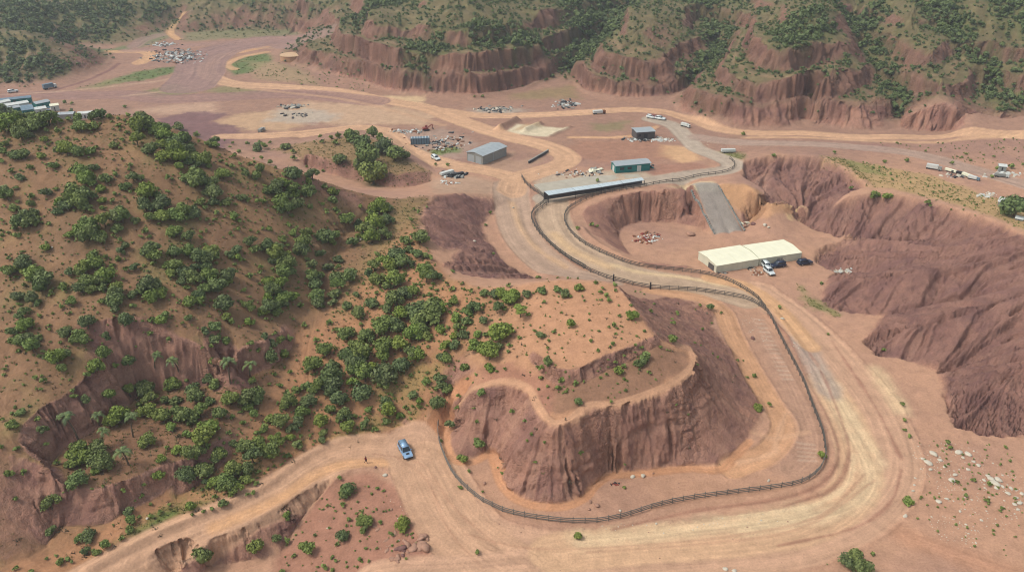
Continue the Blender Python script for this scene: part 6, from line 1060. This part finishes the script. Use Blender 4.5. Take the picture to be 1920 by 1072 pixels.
# ---- the walking person
def skin_body(name, joints, edges, mat, parent, sub=2):
    me = bpy.data.meshes.new(name); me.from_pydata([j[:3] for j in joints], edges, []); me.materials.append(mat); o = link(name, me, parent); 
    o.modifiers.new('skin', 'SKIN'); sv = me.skin_vertices[0].data
    for v, j in zip(sv, joints): v.radius = (j[3], j[4] if len(j) > 4 else j[3])
    sv[0].use_root = True; o.modifiers.new('smooth', 'SUBSURF').render_levels = sub; o.modifiers['smooth'].levels = sub; return o
M_SKIN = plain('skin', (.16, .08, .05), .6); M_SHIRT = plain('red_cloth', C(140,34,44), .9); M_TROUS = plain('dark_cloth', C(52,40,52), .9); M_HAIR = plain('hair', (.01, .008, .008), .8)
p, q = at(686.5, 868), at(694, 872); o = thing('person', 'person in a red shirt and dark trousers walking on the near dirt road', 'person', (p[0], p[1], p[2]), heading(p, q))
J = [(0, 0, .95, .14, .12), (0, 0, 1.15, .13, .12), (.01, 0, 1.36, .16, .12), (.02, 0, 1.48, .07), (.04, 0, 1.56, .06), (.05, 0, 1.64, .095, .085), (.05, 0, 1.72, .085, .08),
     (0, .1, .88, .085), (.16, .1, .48, .06), (.22, .1, .08, .045), (.36, .1, .03, .04), (0, -.1, .88, .085), (-.12, -.1, .5, .06), (-.34, -.1, .12, .045), (-.24, -.1, .05, .04),
     (.01, .2, 1.42, .06), (-.08, .25, 1.15, .045), (.02, .26, .93, .035), (.05, .26, .86, .03), (.01, -.2, 1.42, .06), (.02, -.26, 1.14, .045), (.2, -.25, 1.0, .035), (.27, -.25, .96, .03), (.145, 0, 1.65, .018)]
E = [(0, 1), (1, 2), (2, 3), (3, 4), (4, 5), (5, 6), (0, 7), (7, 8), (8, 9), (9, 10), (0, 11), (11, 12), (12, 13), (13, 14), (2, 15), (15, 16), (16, 17), (17, 18), (2, 19), (19, 20), (20, 21), (21, 22), (5, 23)]
for (b_, sx) in ((18, 0), (22, 1)):
    bx, by, bz = J[b_][:3]; dr = np.array((.35, 0, -1)) if not sx else np.array((1, 0, -.4)); dr /= np.linalg.norm(dr)
    for f, (oy, ln) in enumerate(((-.026, .07), (-.009, .085), (.009, .08), (.026, .06), (.04, .05))):
        i0 = len(J); m1 = np.array((bx, by + oy, bz)) + dr * ln * .5; m2 = m1 + dr * ln * .45 + (.012, 0, -.004); J.append((*m1, .009)); J.append((*m2, .008)); E += [(b_, i0), (i0, i0 + 1)]
skin_body('body', J, E, M_SKIN, o)
skin_body('shirt', [(0, 0, .93, .165, .145), (0, 0, 1.15, .155, .14), (.01, 0, 1.36, .18, .145), (.02, 0, 1.46, .09), (.01, .2, 1.43, .075), (-.07, .245, 1.18, .062), (.01, -.2, 1.43, .075), (.02, -.255, 1.18, .062)], [(0, 1), (1, 2), (2, 3), (2, 4), (4, 5), (2, 6), (6, 7)], M_SHIRT, o)
skin_body('trousers', [(0, 0, .96, .155, .135), (0, .1, .86, .105), (.16, .1, .48, .078), (.21, .1, .13, .066), (0, -.1, .86, .105), (-.12, -.1, .5, .078), (-.32, -.1, .17, .066)], [(0, 1), (1, 2), (2, 3), (0, 4), (4, 5), (5, 6)], M_TROUS, o)
bm = bmesh.new(); bmesh.ops.create_uvsphere(bm, u_segments=14, v_segments=8, radius=.115); bmesh.ops.delete(bm, geom=[v for v in bm.verts if v.co.z < -.02 and v.co.x > -.03], context='VERTS'); me = bpy.data.meshes.new('hair'); bm.to_mesh(me); bm.free(); me.materials.append(M_HAIR); h = link('hair', me, o); h.location = (.04, 0, 1.70)
# ---- the air
if HAZE > 0:
    m = bpy.data.materials.new('haze'); m.use_nodes = True; t = m.node_tree; t.nodes.clear(); out = t.nodes.new('ShaderNodeOutputMaterial'); pv = t.nodes.new('ShaderNodeVolumePrincipled'); pv.inputs['Density'].default_value = HAZE; pv.inputs['Color'].default_value = (.80, .86, .93, 1); pv.inputs['Anisotropy'].default_value = .2; t.links.new(pv.outputs[0], out.inputs['Volume'])
    hb = MB().box((0, 760, 60), (4400, 1760, 200)).build('haze', m); tag(hb, kind='stuff')
